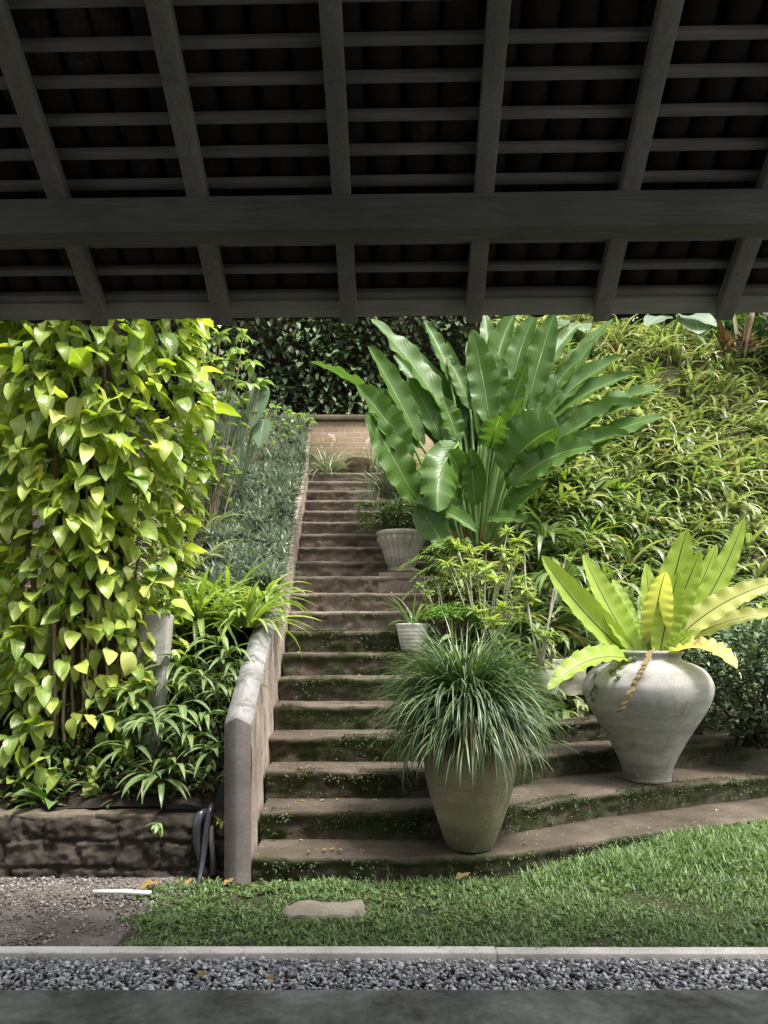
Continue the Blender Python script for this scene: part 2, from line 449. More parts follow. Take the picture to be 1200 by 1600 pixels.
def brick_mat():
    t = NT('ochre_brickwork')
    mp = t.n('ShaderNodeMapping'); mp.inputs['Rotation'].default_value = (PI / 2, 0, 0)
    t.l(t.coord(), mp.inputs['Vector'])
    b = t.n('ShaderNodeTexBrick'); t.l(mp.outputs[0], b.inputs['Vector'])
    b.inputs['Scale'].default_value = 1.0; b.inputs['Brick Width'].default_value = .21; b.inputs['Row Height'].default_value = .068
    b.inputs['Mortar Size'].default_value = .007; b.inputs['Color1'].default_value = (.29, .205, .12, 1)
    b.inputs['Color2'].default_value = (.20, .145, .088, 1); b.inputs['Mortar'].default_value = (.27, .23, .18, 1)
    n = t.noise(3, 6, .65)
    col = t.mix(t.ramp(n, [(.42, (0, 0, 0)), (.68, (.85, .85, .85))]), b.outputs['Color'], (.17, .125, .09))
    col = t.mix(t.ramp(t.noise(6, 5, .7), [(.56, (0, 0, 0)), (.66, (.7, .7, .7))]), col, (.50, .44, .37))
    h = t.math('SUBTRACT', t.noise(40, 4, .6), t.math('MULTIPLY', b.outputs['Fac'], .8))
    return t.done(t.principled(col, .9, t.bump(h, .5, .01), .2))


M['brick'] = brick_mat()


def island_mat(name, stops, rough=.85, spec=.3):
    t = NT(name)
    rnd = t.n('ShaderNodeNewGeometry').outputs['Random Per Island']
    col = t.ramp(rnd, stops)
    n = t.noise(120, 3, .6)
    col = t.mix(t.math('MULTIPLY', n, .5), col, tuple(.5 * c for c in stops[1][1]))
    return t.done(t.principled(col, rough, t.bump(n, .4, .003), spec))


M['gravel'] = island_mat('bluish_gravel', [(0, (.09, .092, .098)), (.35, (.28, .283, .298)), (.7, (.48, .485, .50)), (.985, (.70, .70, .71)), (1, (.26, .19, .14))])
M['pebble'] = island_mat('brown_pebbles', [(0, (.08, .066, .056)), (.4, (.16, .135, .12)), (.75, (.27, .24, .215)), (1, (.42, .40, .37))])
# foliage
M['vine'] = leaf_mat('lime_vine_leaf', [(0, (.07, .15, .02)), (.2, (.17, .27, .03)), (.55, (.33, .42, .05)), (.9, (.50, .56, .10)), (1, (.60, .58, .16))], .28, .36, (.42, .52, .12), .03, .07, 9, spec=.5, patch=((.30, .24, .07), 5, .69))
M['giant'] = leaf_mat('giant_leaf', [(0, (.042, .10, .016)), (.5, (.075, .15, .024)), (1, (.135, .23, .045))], .42, .28, (.17, .28, .08), .025, .03, 15, spec=.38, back=.0)
M['fern'] = leaf_mat('nest_fern_frond', [(0, (.17, .27, .035)), (.5, (.26, .36, .05)), (1, (.36, .45, .09))], .36, .36, (.03, .025, .01), .028, .22, 34, spec=.4, patch=((.26, .15, .03), 7, .72))
M['fernold'] = leaf_mat('ageing_fern_frond', [(0, (.34, .38, .07)), (.5, (.42, .44, .12)), (1, (.52, .50, .22))], .42, .38, (.05, .035, .015), .028, .22, 34, spec=.4, patch=((.30, .17, .05), 5, .63))
M['deadfrond'] = leaf_mat('dried_frond', [(0, (.13, .062, .032)), (1, (.22, .11, .055))], .8, .1, (.10, .05, .02), .06, .4, 30, spec=.2)
M['grasspot'] = leaf_mat('mondo_grass_blade', [(0, (.022, .055, .018)), (.5, (.05, .11, .036)), (.85, (.10, .17, .07)), (1, (.24, .27, .12))], .36, .18, (.10, .16, .08), .09, spec=.5)
M['hill'] = leaf_mat('bank_strap_leaf', [(0, (.045, .075, .03)), (.3, (.11, .155, .05)), (.62, (.22, .27, .10)), (.88, (.38, .42, .22)), (.94, (.42, .39, .26)), (1, (.26, .18, .10))], .34, .28, (.30, .36, .13), .06, spec=.45)
M['hillbright'] = leaf_mat('bright_strap_leaf', [(0, (.12, .24, .03)), (.5, (.19, .33, .04)), (1, (.27, .40, .06))], .42, .32, (.28, .4, .1), .05, spec=.45)
M['strap'] = leaf_mat('lime_strap_leaf', [(0, (.09, .17, .03)), (.45, (.18, .28, .045)), (.85, (.30, .38, .08)), (1, (.40, .42, .14))], .38, .30, (.30, .38, .12), .07, spec=.5)
M['fan'] = leaf_mat('fan_leaflet', [(0, (.035, .075, .022)), (.5, (.085, .145, .04)), (1, (.19, .26, .085))], .32, .24, (.2, .28, .1), .06, .12, 4, spec=.5)
M['dark'] = leaf_mat('dark_hedge_leaf', [(0, (.016, .036, .014)), (.6, (.036, .075, .027)), (.93, (.07, .12, .045)), (.97, (.16, .22, .04)), (1, (.12, .05, .02))], .5, .16, spec=.35)
M['grey'] = leaf_mat('grey_green_leaf', [(0, (.075, .105, .09)), (.5, (.19, .235, .205)), (1, (.38, .43, .385))], .55, .15, (.10, .14, .11), .08, spec=.25, back=.1)
M['shrub'] = leaf_mat('shrub_leaf', [(0, (.03, .075, .022)), (.5, (.07, .14, .035)), (1, (.15, .23, .06))], .42, .24, spec=.4)
M['darkshrub'] = leaf_mat('blue_green_leaf', [(0, (.018, .042, .022)), (.5, (.045, .085, .045)), (1, (.11, .17, .10))], .4, .16, spec=.45)
M['varieg'] = leaf_mat('variegated_leaf', [(0, (.14, .23, .045)), (.5, (.24, .34, .07)), (1, (.38, .46, .15))], .4, .30, (.10, .18, .04), .12, spec=.45, edge=((.48, .52, .22), .30))
M['silver'] = leaf_mat('silver_grass', [(0, (.16, .19, .14)), (.5, (.34, .37, .29)), (1, (.52, .54, .46))], .45, .18, (.10, .16, .08), .18, spec=.4, back=.05)
M['palm'] = leaf_mat('palm_leaflet', [(0, (.07, .15, .03)), (1, (.18, .28, .06))], .4, .26, spec=.45)
M['moss'] = leaf_mat('feathery_spikemoss', [(0, (.09, .21, .03)), (1, (.20, .36, .06))], .55, .25, spec=.3)
M['pale'] = leaf_mat('pale_climber_leaf', [(0, (.10, .19, .05)), (.5, (.19, .29, .08)), (1, (.33, .42, .15))], .38, .3, (.3, .4, .15), .05, spec=.5)
M['taro'] = leaf_mat('grey_taro_leaf', [(0, (.08, .14, .08)), (1, (.15, .21, .13))], .4, .26, (.25, .33, .2), .03, .15, 8, spec=.45)
M['grass'] = leaf_mat('lawn_blade', [(0, (.022, .065, .014)), (.45, (.055, .125, .022)), (.85, (.11, .19, .042)), (.96, (.20, .27, .09)), (1, (.26, .20, .10))], .45, .26, spec=.4)
M['weed'] = leaf_mat('small_weed_leaf', [(0, (.02, .038, .012)), (.7, (.045, .075, .022)), (1, (.13, .18, .06))], .6, .15, spec=.4)
M['mossy'] = leaf_mat('step_moss', [(0, (.02, .035, .008)), (.5, (.055, .08, .016)), (1, (.12, .15, .03))], .7, .15, spec=.2)
M['lawnweed'] = leaf_mat('lawn_weed_leaf', [(0, (.035, .085, .018)), (.6, (.08, .155, .03)), (1, (.16, .24, .06))], .45, .25, spec=.4)
M['purple'] = leaf_mat('purple_leaf', [(0, (.10, .02, .06)), (1, (.28, .06, .18))], .4, .2, spec=.4)
M['deadleaf'] = leaf_mat('dead_leaf', [(0, (.16, .085, .035)), (.6, (.28, .14, .05)), (1, (.42, .30, .15))], .7, .15, spec=.2)
M['brownstalk'] = leaf_mat('brown_sheath', [(0, (.07, .04, .025)), (.6, (.16, .10, .06)), (1, (.30, .21, .13))], .8, .1, spec=.2)
M['yellow'] = leaf_mat('yellow_leaf', [(0, (.36, .40, .05)), (1, (.55, .55, .12))], .45, .3, spec=.4)
M['tree'] = leaf_mat('tree_leaf', [(0, (.02, .05, .015)), (.6, (.05, .10, .03)), (1, (.11, .18, .05))], .5, .25, spec=.35)

# ------------------------------------------------------------------ terrain height
def sstep(a, b, x):
    t = np.clip((np.asarray(x, float) - a) / (b - a), 0, 1); return t * t * (3 - 2 * t)

def stair_z(Y): return .126 + np.maximum(0, np.asarray(Y, float) - 4.2) * RAMP

def foot(X): return np.interp(X, [.4, .9, 1.4, 2.4, 4, 7], [5.9, 6.15, 6.55, 6.95, 7.55, 8.6])

def hill_z(X, Y):
    X = np.asarray(X, float); Y = np.asarray(Y, float)
    s = np.minimum(stair_z(Y) - .06, 3.5)
    d = Y - foot(X)
    b = .72 + np.where(d < 0, d * .35, d * 1.33)
    top = 5.45 + .05 * (Y - 9)
    b = np.minimum(b, top - .35 * np.exp(-np.maximum(0, top - b) / .4) * 0)
    t = sstep(.95, 2.1, X + .02 * (Y - 7))
    z = s * (1 - t) + b * t
    z = z + .06 * np.sin(X * 3.1 + Y * 2.3) * t + .05 * np.sin(X * 5.3 - Y * 4.1) * t
    return z - .6 * (1 - sstep(-.12, .12, d)) - .35 * (1 - sstep(.40, .52, X))

def left_z(X, Y):
    X = np.asarray(X, float); Y = np.asarray(Y, float)
    return np.interp(Y, [4.45, 5, 5.68, 6.86, 7.65, 9.47, 10.6, 12], [.34, .86, 1.30, 2.02, 2.54, 3.50, 4.32, 4.45]) + .03 * np.sin(X * 4 + Y * 3)

def lawn_z(X, Y):
    X = np.asarray(X, float); Y = np.asarray(Y, float)
    return .10 * sstep(.7, 2.0, X) * sstep(3.7, 4.7, Y) + .008 * np.sin(X * 5 + 1) * np.sin(Y * 6) * sstep(3.3, 3.6, Y)

def sheet(mb, xs, ys, zf, rough=0., freq=3.):
    Xg, Yg = np.meshgrid(xs, ys, indexing='ij')
    Z = zf(Xg, Yg)
    V = np.stack([Xg, Yg, Z], -1).reshape(-1, 3)
    if rough:
        V[:, 2] += rough * np.array([fbm(p, freq, 4) for p in V])
    a, b = len(xs), len(ys)
    i = np.arange(a - 1)[:, None] * b + np.arange(b - 1)[None, :]
    mb.add(V, np.stack([i, i + b, i + b + 1, i + 1], -1).reshape(-1, 4))

# ------------------------------------------------------------------ the setting
m = MB(); sheet(m, np.array([-300, -40, -8, 8, 40, 300.]), np.array([-300, -40, -8, 8, 40, 300.]), lambda x, y: -.40 + 0 * x)
struct(m.build('ground', M['soil']), 'dark soil ground around the garden')
m = MB(); sheet(m, np.linspace(-1.16, 6, 90), np.linspace(3.24, 5.9, 50), lambda x, y: lawn_z(x, y) - .012, .008, 5)
struct(m.build('lawn', M['lawnsoil']), 'lawn ground under the short green grass')
m = MB(); sheet(m, np.linspace(-6, -1.02, 60), np.linspace(3.24, 4.6, 30), lambda x, y: -.018 + 0 * x, .02, 4)
struct(m.build('path', M['pathsoil']), 'bare brown gravel path at the foot of the low stone wall')
m = MB(); sheet(m, np.linspace(-6, 6, 60), np.array([2.6, 2.8, 3.0, 3.2]), lambda x, y: -.05 + 0 * x)
struct(m.build('gravel_bed', M['soil']), 'drip channel bed under the grey gravel')
m = MB()
xs = [-6., -3.3, -1.62, .47, 1.95, 4.2, 6.]
for a, b in zip(xs[:-1], xs[1:]):
    box(m, a + .0008, b - .0008, 3.19, 3.262, -.2, .012 + R.uniform(-.003, .003))
ko = bevel(m.build('kerb', M['kerb'], smooth=False), .006)
struct(ko, 'pale concrete kerb between the lawn and the grey gravel')
m = MB(); box(m, -6, 6, -3.2, 2.714, -.4, .08)
fo = bevel(m.build('floor', M['floor'], smooth=False), .012, 3)
struct(fo, 'dark polished cement floor edge of the pavilion')
m = MB(); sheet(m, np.linspace(-.3, 8, 110), np.linspace(5.2, 13, 110), hill_z, .03, 4)
struct(m.build('hill', M['redsoil']), 'steep planted earth bank to the right of the steps')
m = MB(); sheet(m, np.concatenate([np.linspace(-7, -1, 46), [-.98]]), np.linspace(4.4, 12.5, 70), lambda x, y: np.where(x > -1.0 - LEAN * (y - 4.2) + .18, left_z(x, y) - .4, left_z(x, y)), .05, 4)
struct(m.build('terrain', M['banksoil']), 'planted earth bank to the left of the steps')
m = MB(); sheet(m, np.linspace(-12, 14, 40), np.linspace(11.2, 40, 30), lambda x, y: 4.2 + .12 * (y - 11) + 0 * x, .3, .5)
struct(m.build('hilltop', M['soil']), 'shaded higher ground behind the garden')

# gravel stones
def scatter(n, x0, x1, y0, y1): return R.uniform(x0, x1, n), R.uniform(y0, y1, n)
m = MB()
x, y = scatter(15000, -2.6, 2.6, 2.72, 3.182)
stones(m, np.stack([x, y, -.026 + R.uniform(0, .022, len(x))], 1), R.uniform(.011, .030, len(x)), .45)
tag(m.build('gravel', M['gravel'], smooth=False), 'blue grey crushed stone gravel in the drip channel', 'gravel', kind='stuff')
m = MB()
x, y = scatter(14000, -3.4, -1.02, 3.27, 4.28)
keep = R.random(len(x)) < np.clip(.35 + .9 * np.array([mnoise.noise(Vector((a * 3, b * 4, 0))) for a, b in zip(x, y)]) + .3 * (y > 3.8) + .25 * (x < -1.5), .08, 1)
x, y = x[keep], y[keep]
stones(m, np.stack([x, y, -.016 + R.uniform(0, .01, len(x))], 1), R.uniform(.006, .022, len(x)))
tag(m.build('pebbles', M['pebble'], smooth=False), 'loose brown and grey pebbles on the bare path', 'pebbles', kind='stuff')

# ------------------------------------------------------------------ stairs
FR = {
    1: [(-.72, 4.2), (.4, 4.215), (.68, 4.26), (.99, 4.43), (1.52, 4.68), (2.2, 4.98), (3.2, 5.42), (4.4, 5.95)],
    2: [(-.73, 4.52), (.4, 4.53), (.72, 4.57), (1.02, 4.83), (1.7, 5.2), (2.85, 5.73), (4.4, 6.42)],
    3: [(-.75, 4.84), (.5, 4.86), (.82, 5.08), (1.15, 5.54), (1.5, 5.74), (2.3, 5.97), (3.0, 6.34), (4.4, 7.0)],
    4: [(-.77, 5.15), (.5, 5.18), (.88, 5.55), (1.3, 6.05), (2.4, 6.5), (4.2, 7.25)],
    5: [(-.78, 5.47), (.5, 5.5), (.86, 5.9), (1.3, 6.4), (1.9, 6.75)],
}
stairs = thing('garden_stairs', 'long flight of worn brown stone steps rising between planted banks', 'stairs', (0, 4.2, 0))
for n in range(1, 21):
    y0 = 4.2 + (n - 1) * .318; z1 = .126 + (n - 1) * .18; z0 = z1 - (.30 if n > 1 else .34)
    xl = -.69 - LEAN * (y0 - 4.2) - .03; xr = .5
    pl = FR.get(n, [(xl, y0), (xr, y0 + .01)])
    pl = np.array(pl, float)
    dd = np.concatenate([[0], np.cumsum(np.hypot(*np.diff(pl, axis=0).T))])
    s = np.arange(0, dd[-1], .020)
    # rounded polyline
    px = np.interp(s, dd, pl[:, 0]); py = np.interp(s, dd, pl[:, 1])
    k = np.ones(31) / 31
    if len(pl) > 2:
        pad = lambda a: np.convolve(np.concatenate([np.full(15, a[0]) - np.arange(15, 0, -1) * (a[1] - a[0]), a, np.full(15, a[-1]) + np.arange(1, 16) * (a[-1] - a[-2])]), k, 'valid')
        px, py = pad(px), pad(py)
    P = np.stack([px, py], 1); T = N(np.gradient(P, axis=0)); Nr = np.stack([-T[:, 1], T[:, 0]], 1)
    deep = 1.1 if n in (2, 3) else .75
    if n == 20: deep = .62
    # profile: (inward offset, z) from riser foot over a worn nosing to the back of the tread
    prof = [(.03, z0), (.026, z0 + .06), (.024, z1 - .16), (.022, z1 - .135), (.018, z1 - .11), (.014, z1 - .085), (.010, z1 - .06), (.004, z1 - .04), (0, z1 - .022), (.002, z1 - .008), (.009, z1 - .001), (.03, z1), (.08, z1 + .001), (.14, z1 + .002), (.22, z1 + .003), (.34, z1 + .004), (deep, z1 + .005)]
    V = np.array([[P[i, 0] + Nr[i, 0] * o, P[i, 1] + Nr[i, 1] * o, z] for i in range(len(P)) for o, z in prof])
    K = len(prof)
    for idx in range(len(V)):
        j = idx % K; p = V[idx]; i = idx // K
        d = fbm((p[0], p[1], p[2] + n * 7), 5, 5); d2 = fbm((p[0] + 9, p[1], p[2] + n * 3), 1.6, 2)
        if j <= 9:
            rub = abs(fbm((p[0] * 1.0, n * 1.7, p[2] * 2.2), 5, 4))
            a = .008 * d + .002 * d2 + (.035 * rub + .012 * fbm((p[0], p[1] + n, p[2]), 16, 3) if j < 7 else .006 * fbm((p[0], n, p[2]), 18, 3))
            V[idx, 0] += Nr[i, 0] * a; V[idx, 1] += Nr[i, 1] * a
        if j >= 7:
            V[idx, 2] += .004 * d + .004 * d2
            if 7 <= j <= 12:            # worn, broken edge
                V[idx, 2] -= .016 * max(0, fbm((p[0], n * 3.3, 0), 5.5, 4) - .08)
    q = np.arange(len(P) - 1)[:, None] * K + np.arange(K - 1)[None, :]
    mb = MB()
    mb.add(V - np.array([0, 4.2, 0]), np.stack([q, q + K, q + K + 1, q + 1], -1).reshape(-1, 4))
    # end faces so each step is a closed block
    mb.add(V[:K] - np.array([0, 4.2, 0]), np.arange(K)[None, :]); mb.add(V[-K:] - np.array([0, 4.2, 0]), np.arange(K)[::-1][None, :])
    mb.build('step', M['shaded_lowstep'] if n <= 8 else M['step'], stairs)

# weeds and moss tufts on the risers and nosings
m = MB(); wp = []; waz = []
for n in range(1, 12):
    pl = np.array(FR.get(n, [(-.69 - LEAN * (n - 1) * .318, 4.2 + (n - 1) * .318), (.42, 4.2 + (n - 1) * .318)]))
    z1 = .126 + (n - 1) * .18
    cnt = int(330 if n <= 5 else 90)
    u = R.uniform(pl[0, 0], min(pl[-1, 0], 3.4), cnt)
    dens = np.array([mnoise.noise(Vector((a * 2.6, n * 2.2, 4))) for a in u]) > np.where(u > .55, -.35, -.02 if n <= 4 else .08)
    u = u[dens]; yy = np.interp(u, pl[:, 0], pl[:, 1])
    zz = z1 - np.abs(R.normal(0, .05, len(u))) - .005
    k = R.random(len(u)) < .2
    zz[k] = z1 - .15 + R.uniform(0, .05, k.sum())
    for a, b, c in zip(u, yy, zz):
        r = R.integers(2, 6)
        wp += [(a + R.normal(0, .01), b - .002 + R.normal(0, .006), c + R.normal(0, .008)) for _ in range(r)]
wp = np.array(wp); n_ = len(wp)
blades(m, wp, R.uniform(-PI * .95, -PI * .05, n_), R.uniform(-.3, 1.0, n_), R.uniform(.010, .026, n_), R.uniform(.005, .011, n_), R.uniform(.3, 1.4, n_), 'ovate', 2, 3, .2)
tag(m.build('step_weeds', M['weed']), 'tiny weeds and moss tufts growing on the step risers', 'weeds', kind='stuff')
m = MB(); P = []
for n in range(2, 9):
    pl = np.array(FR.get(n, [(-.69 - LEAN * (n - 1) * .318, 4.2 + (n - 1) * .318), (.45, 4.2 + (n - 1) * .318)])); z1 = .126 + (n - 1) * .18
    c = 16000 if n < 6 else 6000
    u = R.uniform(pl[0, 0] + .05, min(pl[-1, 0], 3.4), c); o_ = R.normal(.0, .04, c)
    g = np.array([mnoise.noise(Vector((a * 3.1, n * 1.9, b * 9))) for a, b in zip(u, o_)]) + .25 * (u > .6) + (.1 if n in (6, 7, 8) else 0)
    k = g > .16; u, o_ = u[k], o_[k]
    yy = np.interp(u, pl[:, 0], pl[:, 1])
    P.append(np.stack([u, yy + np.maximum(o_, 0) + .004, z1 + .004 - np.maximum(-o_, 0) * 2.2], 1))
P = np.concatenate(P); n_ = len(P)
blades(m, P, R.uniform(-PI, 0, n_), R.uniform(.0, 1.4, n_), R.uniform(.006, .018, n_), R.uniform(.003, .006, n_), R.uniform(0, 1, n_), 'lance', 2, 2, 0)
tag(m.build('moss', M['mossy']), 'bright green moss cushions on the step edges', 'moss', kind='stuff')
# leaf litter grains on treads
m = MB()
P = []
for n in range(1, 16):
    pl = np.array(FR.get(n, [(-.69 - LEAN * (n - 1) * .318, 4.2 + (n - 1) * .318), (.42, 4.2 + (n - 1) * .318)]))
    c = 150 if n < 6 else 60
    u = R.uniform(pl[0, 0] + .02, min(pl[-1, 0], 3.0), c)
    P.append(np.stack([u, np.interp(u, pl[:, 0], pl[:, 1]) + R.uniform(.05, .32, c), np.full(c, .126 + (n - 1) * .18 + .008)], 1))
P = np.concatenate(P); n_ = len(P)
b_ = R.random(n_) < .05
blades(m, P[b_] + [0, 0, .004], R.uniform(0, 6.3, b_.sum()), R.normal(.1, .2, b_.sum()), R.uniform(.03, .06, b_.sum()), R.uniform(.012, .026, b_.sum()), R.normal(.4, .5, b_.sum()), 'ovate', 4, 3, .35)
blades(m, P, R.uniform(0, 6.3, n_), R.normal(0, .15, n_), R.uniform(.008, .026, n_), R.uniform(.005, .012, n_), R.normal(.2, .3, n_), 'lance', 2, 3, .2)
tag(m.build('leaf_litter', M['deadleaf']), 'crumbs of dry leaf litter strewn over the treads', 'litter', kind='stuff')

# ------------------------------------------------------------------ stair parapet with its square post
par = thing('stair_parapet', 'low sloping rendered parapet with pale gabled coping beside the steps', 'parapet', (-.79, 4.2, 0))
YS = np.array([4.2, 4.85, 5.68, 6.86, 7.65, 9.47, 10.6]); ZS = np.array([.905, 1.19, 1.53, 2.0, 2.5, 3.42, 4.30])
def par_top(y): return np.interp(y, YS, ZS)
def par_right(y): return np.interp(y, [4.2, 4.9, 10.6], [-.73, -.765, -.725 - LEAN * 6.4])
ys = np.concatenate([[4.2], np.arange(4.23, 10.62, .03)])
mb = MB(); V = []
for y in ys:
    xr = par_right(y); zt = par_top(y) - .045; xl = xr - .13
    zb = max(-.1, .126 + (y - 4.2) * RAMP - .5)
    for (a, b) in [(xl, zb), (xl, zt - .1), (xl, zt), (xr, zt), (xr, zt - .06), (xr, zt - .14), (xr, zt - .24), (xr, zt - .34), (xr, (zt - .34) * .5 + zb * .5), (xr, zb)]:
        V.append((a, y, b))
V = np.array(V); K = 10
for i in range(len(V)):
    if i % K >= 4: V[i, 0] += .010 * fbm(V[i], 7, 4) + .006 * fbm(V[i], 2.5, 2)
O = np.array([-.79, 4.2, 0])
q = np.arange(len(ys) - 1)[:, None] * K + np.arange(K - 1)[None, :]
mb.add(V - O, np.stack([q, q + 1, q + K + 1, q + K], -1).reshape(-1, 4))
mb.add(V[-K:] - O, np.arange(K)[None, :])
mb.build('wall', M['parapet'], par)
mb = MB(); V = []
for y in ys[ys < 5.95]:
    xr = par_right(y) + .008; xl = xr - .146; zt = par_top(y); xm = (xr + xl) / 2
    w = .004 * math.sin(y * 9)
    for a, b in [(xl, zt - .064), (xl, zt - .040), (xm - .004, zt), (xm + .004, zt), (xr, zt - .040 + w), (xr, zt - .064)]:
        V.append((a + (.004 * fbm((a, y, b), 9, 4)), y - .012, b + .005 * fbm((a, y, b + 3), 8, 4) - .008 * max(0, fbm((a, y, b), 13, 3) - .25)))
V = np.array(V); K = 6
q = np.arange(len(V) // K - 1)[:, None] * K + np.arange(K - 1)[None, :]
mb.add(V - O, [np.stack([q, q + 1, q + K + 1, q + K], -1).reshape(-1, 4), np.arange(K)[None, ::-1]])
mb.build('coping', M['coping'], par, smooth=False)
# post: pentagon plan front, gabled head
mb = MB(); xr = -.728; xl = xr - .138; xm = (xr + xl) / 2
zz = np.array([-.12, .1, .3, .5, .7, .845])
V = []
for z in zz:
    for a, b in [(xl, 4.215), (xl, 4.165), (xm - .004, 4.138), (xm + .004, 4.138), (xr, 4.165), (xr, 4.215)]:
        V.append((a, b, z))
top = [(xl, 4.215, .855), (xl, 4.165, .855), (xm - .004, 4.138, .893), (xm + .004, 4.138, .893), (xr, 4.165, .855), (xr, 4.215, .855)]
V += top; K = 6
V = np.array(V)
q = np.arange(len(zz))[:, None] * K + np.arange(K - 1)[None, :]
mb.add(V - O, np.stack([q, q + 1, q + K + 1, q + K], -1).reshape(-1, 4)); mb.add(V[-K:] - O, np.arange(K)[None, :])
mb.build('post', M['post'], par, smooth=False)

# ------------------------------------------------------------------ low stone retaining wall, left
rw = thing('retaining_wall', 'low dark rubble stone wall holding the left bank', 'wall', (-2.5, 4.3, 0))
O = np.array([-2.5, 4.3, 0])
mb = MB(); box(mb, -6 + 2.5, -.90 + 2.5, .06, .30, -.2, .30)
mb.build('core', M['mortar'], rw, smooth=False)
mb = MB(); xs_ = np.arange(-5.0, -.885, .011); zs_ = np.linspace(-.12, .318, 42)
V = np.zeros((len(xs_), len(zs_), 3))
for a, x in enumerate(xs_):
    for b, z in enumerate(zs_):
        wx = x + .05 * fbm((x, 1, z), 4, 2); wz = z + .022 * fbm((x, 7, z), 5, 2)
        row = math.floor((wz + .12) / .155); sh = row * 1.37
        dist, pts = mnoise.voronoi(Vector((wx * 3.5 + sh, row * 3.1, wz * 1.2 + row * .4)), distance_metric='DISTANCE')
        e = dist[1] - dist[0]; f = ((wz + .12) / .155) % 1
        jt = min(1, e / .16) * min(1, min(f, 1 - f) / .13)
        cell = mnoise.noise(Vector(pts[0]) * 7.3)
        jt = jt ** .28
        y = 4.322 - .040 * jt - .016 * cell * jt - .016 * fbm((x, 0, z), 6, 3) - .016 * fbm((x, 3, z), 19, 4)
        y += .05 * max(0, (z - .27) / .05) ** 2 * .4
        V[a, b] = (x, y, z)
V[:, 0, 1] += 0
q_ = np.arange(len(xs_) - 1)[:, None] * len(zs_) + np.arange(len(zs_) - 1)[None, :]
mb.add(V - O, np.stack([q_, q_ + len(zs_), q_ + len(zs_) + 1, q_ + 1], -1).reshape(-1, 4))
tp = V[:, -1]; bk = tp.copy(); bk[:, 1] = 4.52; k_ = len(tp)
i_ = np.arange(k_ - 1)
mb.add(np.concatenate([tp, bk]) - O, np.stack([i_, i_ + 1, i_ + 1 + k_, i_ + k_], -1))
mb.build('stones', M['wallstone'], rw)
mb = MB(); x = -4.6
while x < -1.5:
    w = R.uniform(.3, .6); rockblock(mb, np.array([x + w / 2, 4.40 + R.normal(0, .012), .318 + R.normal(0, .004)]) - O, (w - .003, .24 + R.normal(0, .02), .032), .12, 10, .022, 6); x += w
mb.build('coping', M['wallcap'], rw)

# ------------------------------------------------------------------ brick wall at the head of the stairs
bw = thing('brick_wall', 'ochre brick wall closing the head of the steps', 'wall', (0, 10.75, 3.4))
mb = MB(); box(mb, -1.4, 2.2, 0, .2, -.2, .98); mb.build('brickwork', M['brick'], bw, smooth=False)
mb = MB(); box(mb, -1.43, 2.23, -.035, .24, .983, 1.06); bevel(mb.build('coping', M['wallcap'], bw, smooth=False), .015)
mb = MB(); box(mb, -.03, .2, -.06, -.003, -.2, .979); mb.build('pilaster', M['wallcap'], bw, smooth=False)

# ------------------------------------------------------------------ pavilion roof
YAW = -math.radians(1.4); K_ = .73
pav = thing('pavilion', 'open pavilion with dark painted rafters, battens and clay tiles', 'pavilion', (0, 0, .08), rz=YAW)
dz = H - .08
def under(y): return dz + 1.262 + (3.0 - y) * K_
def slopebox(mb, x0, x1, ya, yb, h0, h1):
    V = []
    for x in (x0, x1):
        for y in (ya, yb):
            for h in (h0, h1): V.append((x, y, under(y) + h))
    F = [[0, 1, 3, 2], [4, 6, 7, 5], [0, 4, 5, 1], [2, 3, 7, 6], [0, 2, 6, 4], [1, 5, 7, 3]]
    mb.add(V, np.array(F))
for x in (-2.7, -2.2, -1.70, -1.20, -.712, -.211, .279, .775, 1.25, 1.74, 2.24, 2.74):
    mb = MB(); w = .0325 + R.uniform(-.002, .002); slopebox(mb, x - w, x + w, -1.0, 3.022, -.002, .072)
    bevel(mb.build('rafter', M['rafter'], pav, smooth=False), .004)
for i in range(-10, 10):
    y = 2.336 + .082 * i + R.normal(0, .003)
    if y > 2.995: continue
    mb = MB(); slopebox(mb, -3.0, 3.0, y - .010, y + .010, .0765, .094)
    o = mb.build('batten', M['batten'], pav, smooth=False)
    o.rotation_euler = (0, 0, R.normal(0, .0012)); bevel(o, .003)
mb = MB(); box(mb, -3.1, 3.1, 2.63, 2.722, dz + 1.407, dz + 1.532)
bevel(mb.build('beam', M['beam'], pav, smooth=False), .009, 3)
mb = MB(); slopebox(mb, -3.1, 3.1, 3.010, 3.066, .0765, .0945)
bevel(mb.build('fascia', M['fascia'], pav, smooth=False), .003)
# clay pan and cover tiles
mb = MB(); th = np.linspace(0, PI, 9)
for ci, cx in enumerate(np.arange(-2.94, 3.0, .12)):
    for r in range(0, 25):
        yl = 3.105 - r * .164 + R.normal(0, .006); yh = yl - .25
        if yl < -1: continue
        for kind in (0, 1):
            rad = (.054, .050) if kind == 0 else (.050, .046)
            sx = cx + (0 if kind == 0 else .06) + R.normal(0, .003)
            V = []
            for y, rr, up in ((yl, rad[0], .012), (yh, rad[1], 0)):
                for a in th:
                    hz = -rr * .85 * math.sin(a) if kind == 0 else rr * .85 * math.sin(a)
                    V.append((sx + rr * math.cos(a), y, under(y) + .150 + (0 if kind == 0 else .005) + up + hz))
            V = np.array(V); i = np.arange(8)
            mb.add(V, np.stack([i, i + 1, i + 10, i + 9], -1))
mb.build('roof_tiles', M['tile'], pav)
mb = MB(); slopebox(mb, -3.05, 3.05, -1.05, 2.98, .215, .235); mb.build('light_leak_sheet', M['mortar'], pav, smooth=False)  # unseen sheet added above the tiles to stop light leaking through
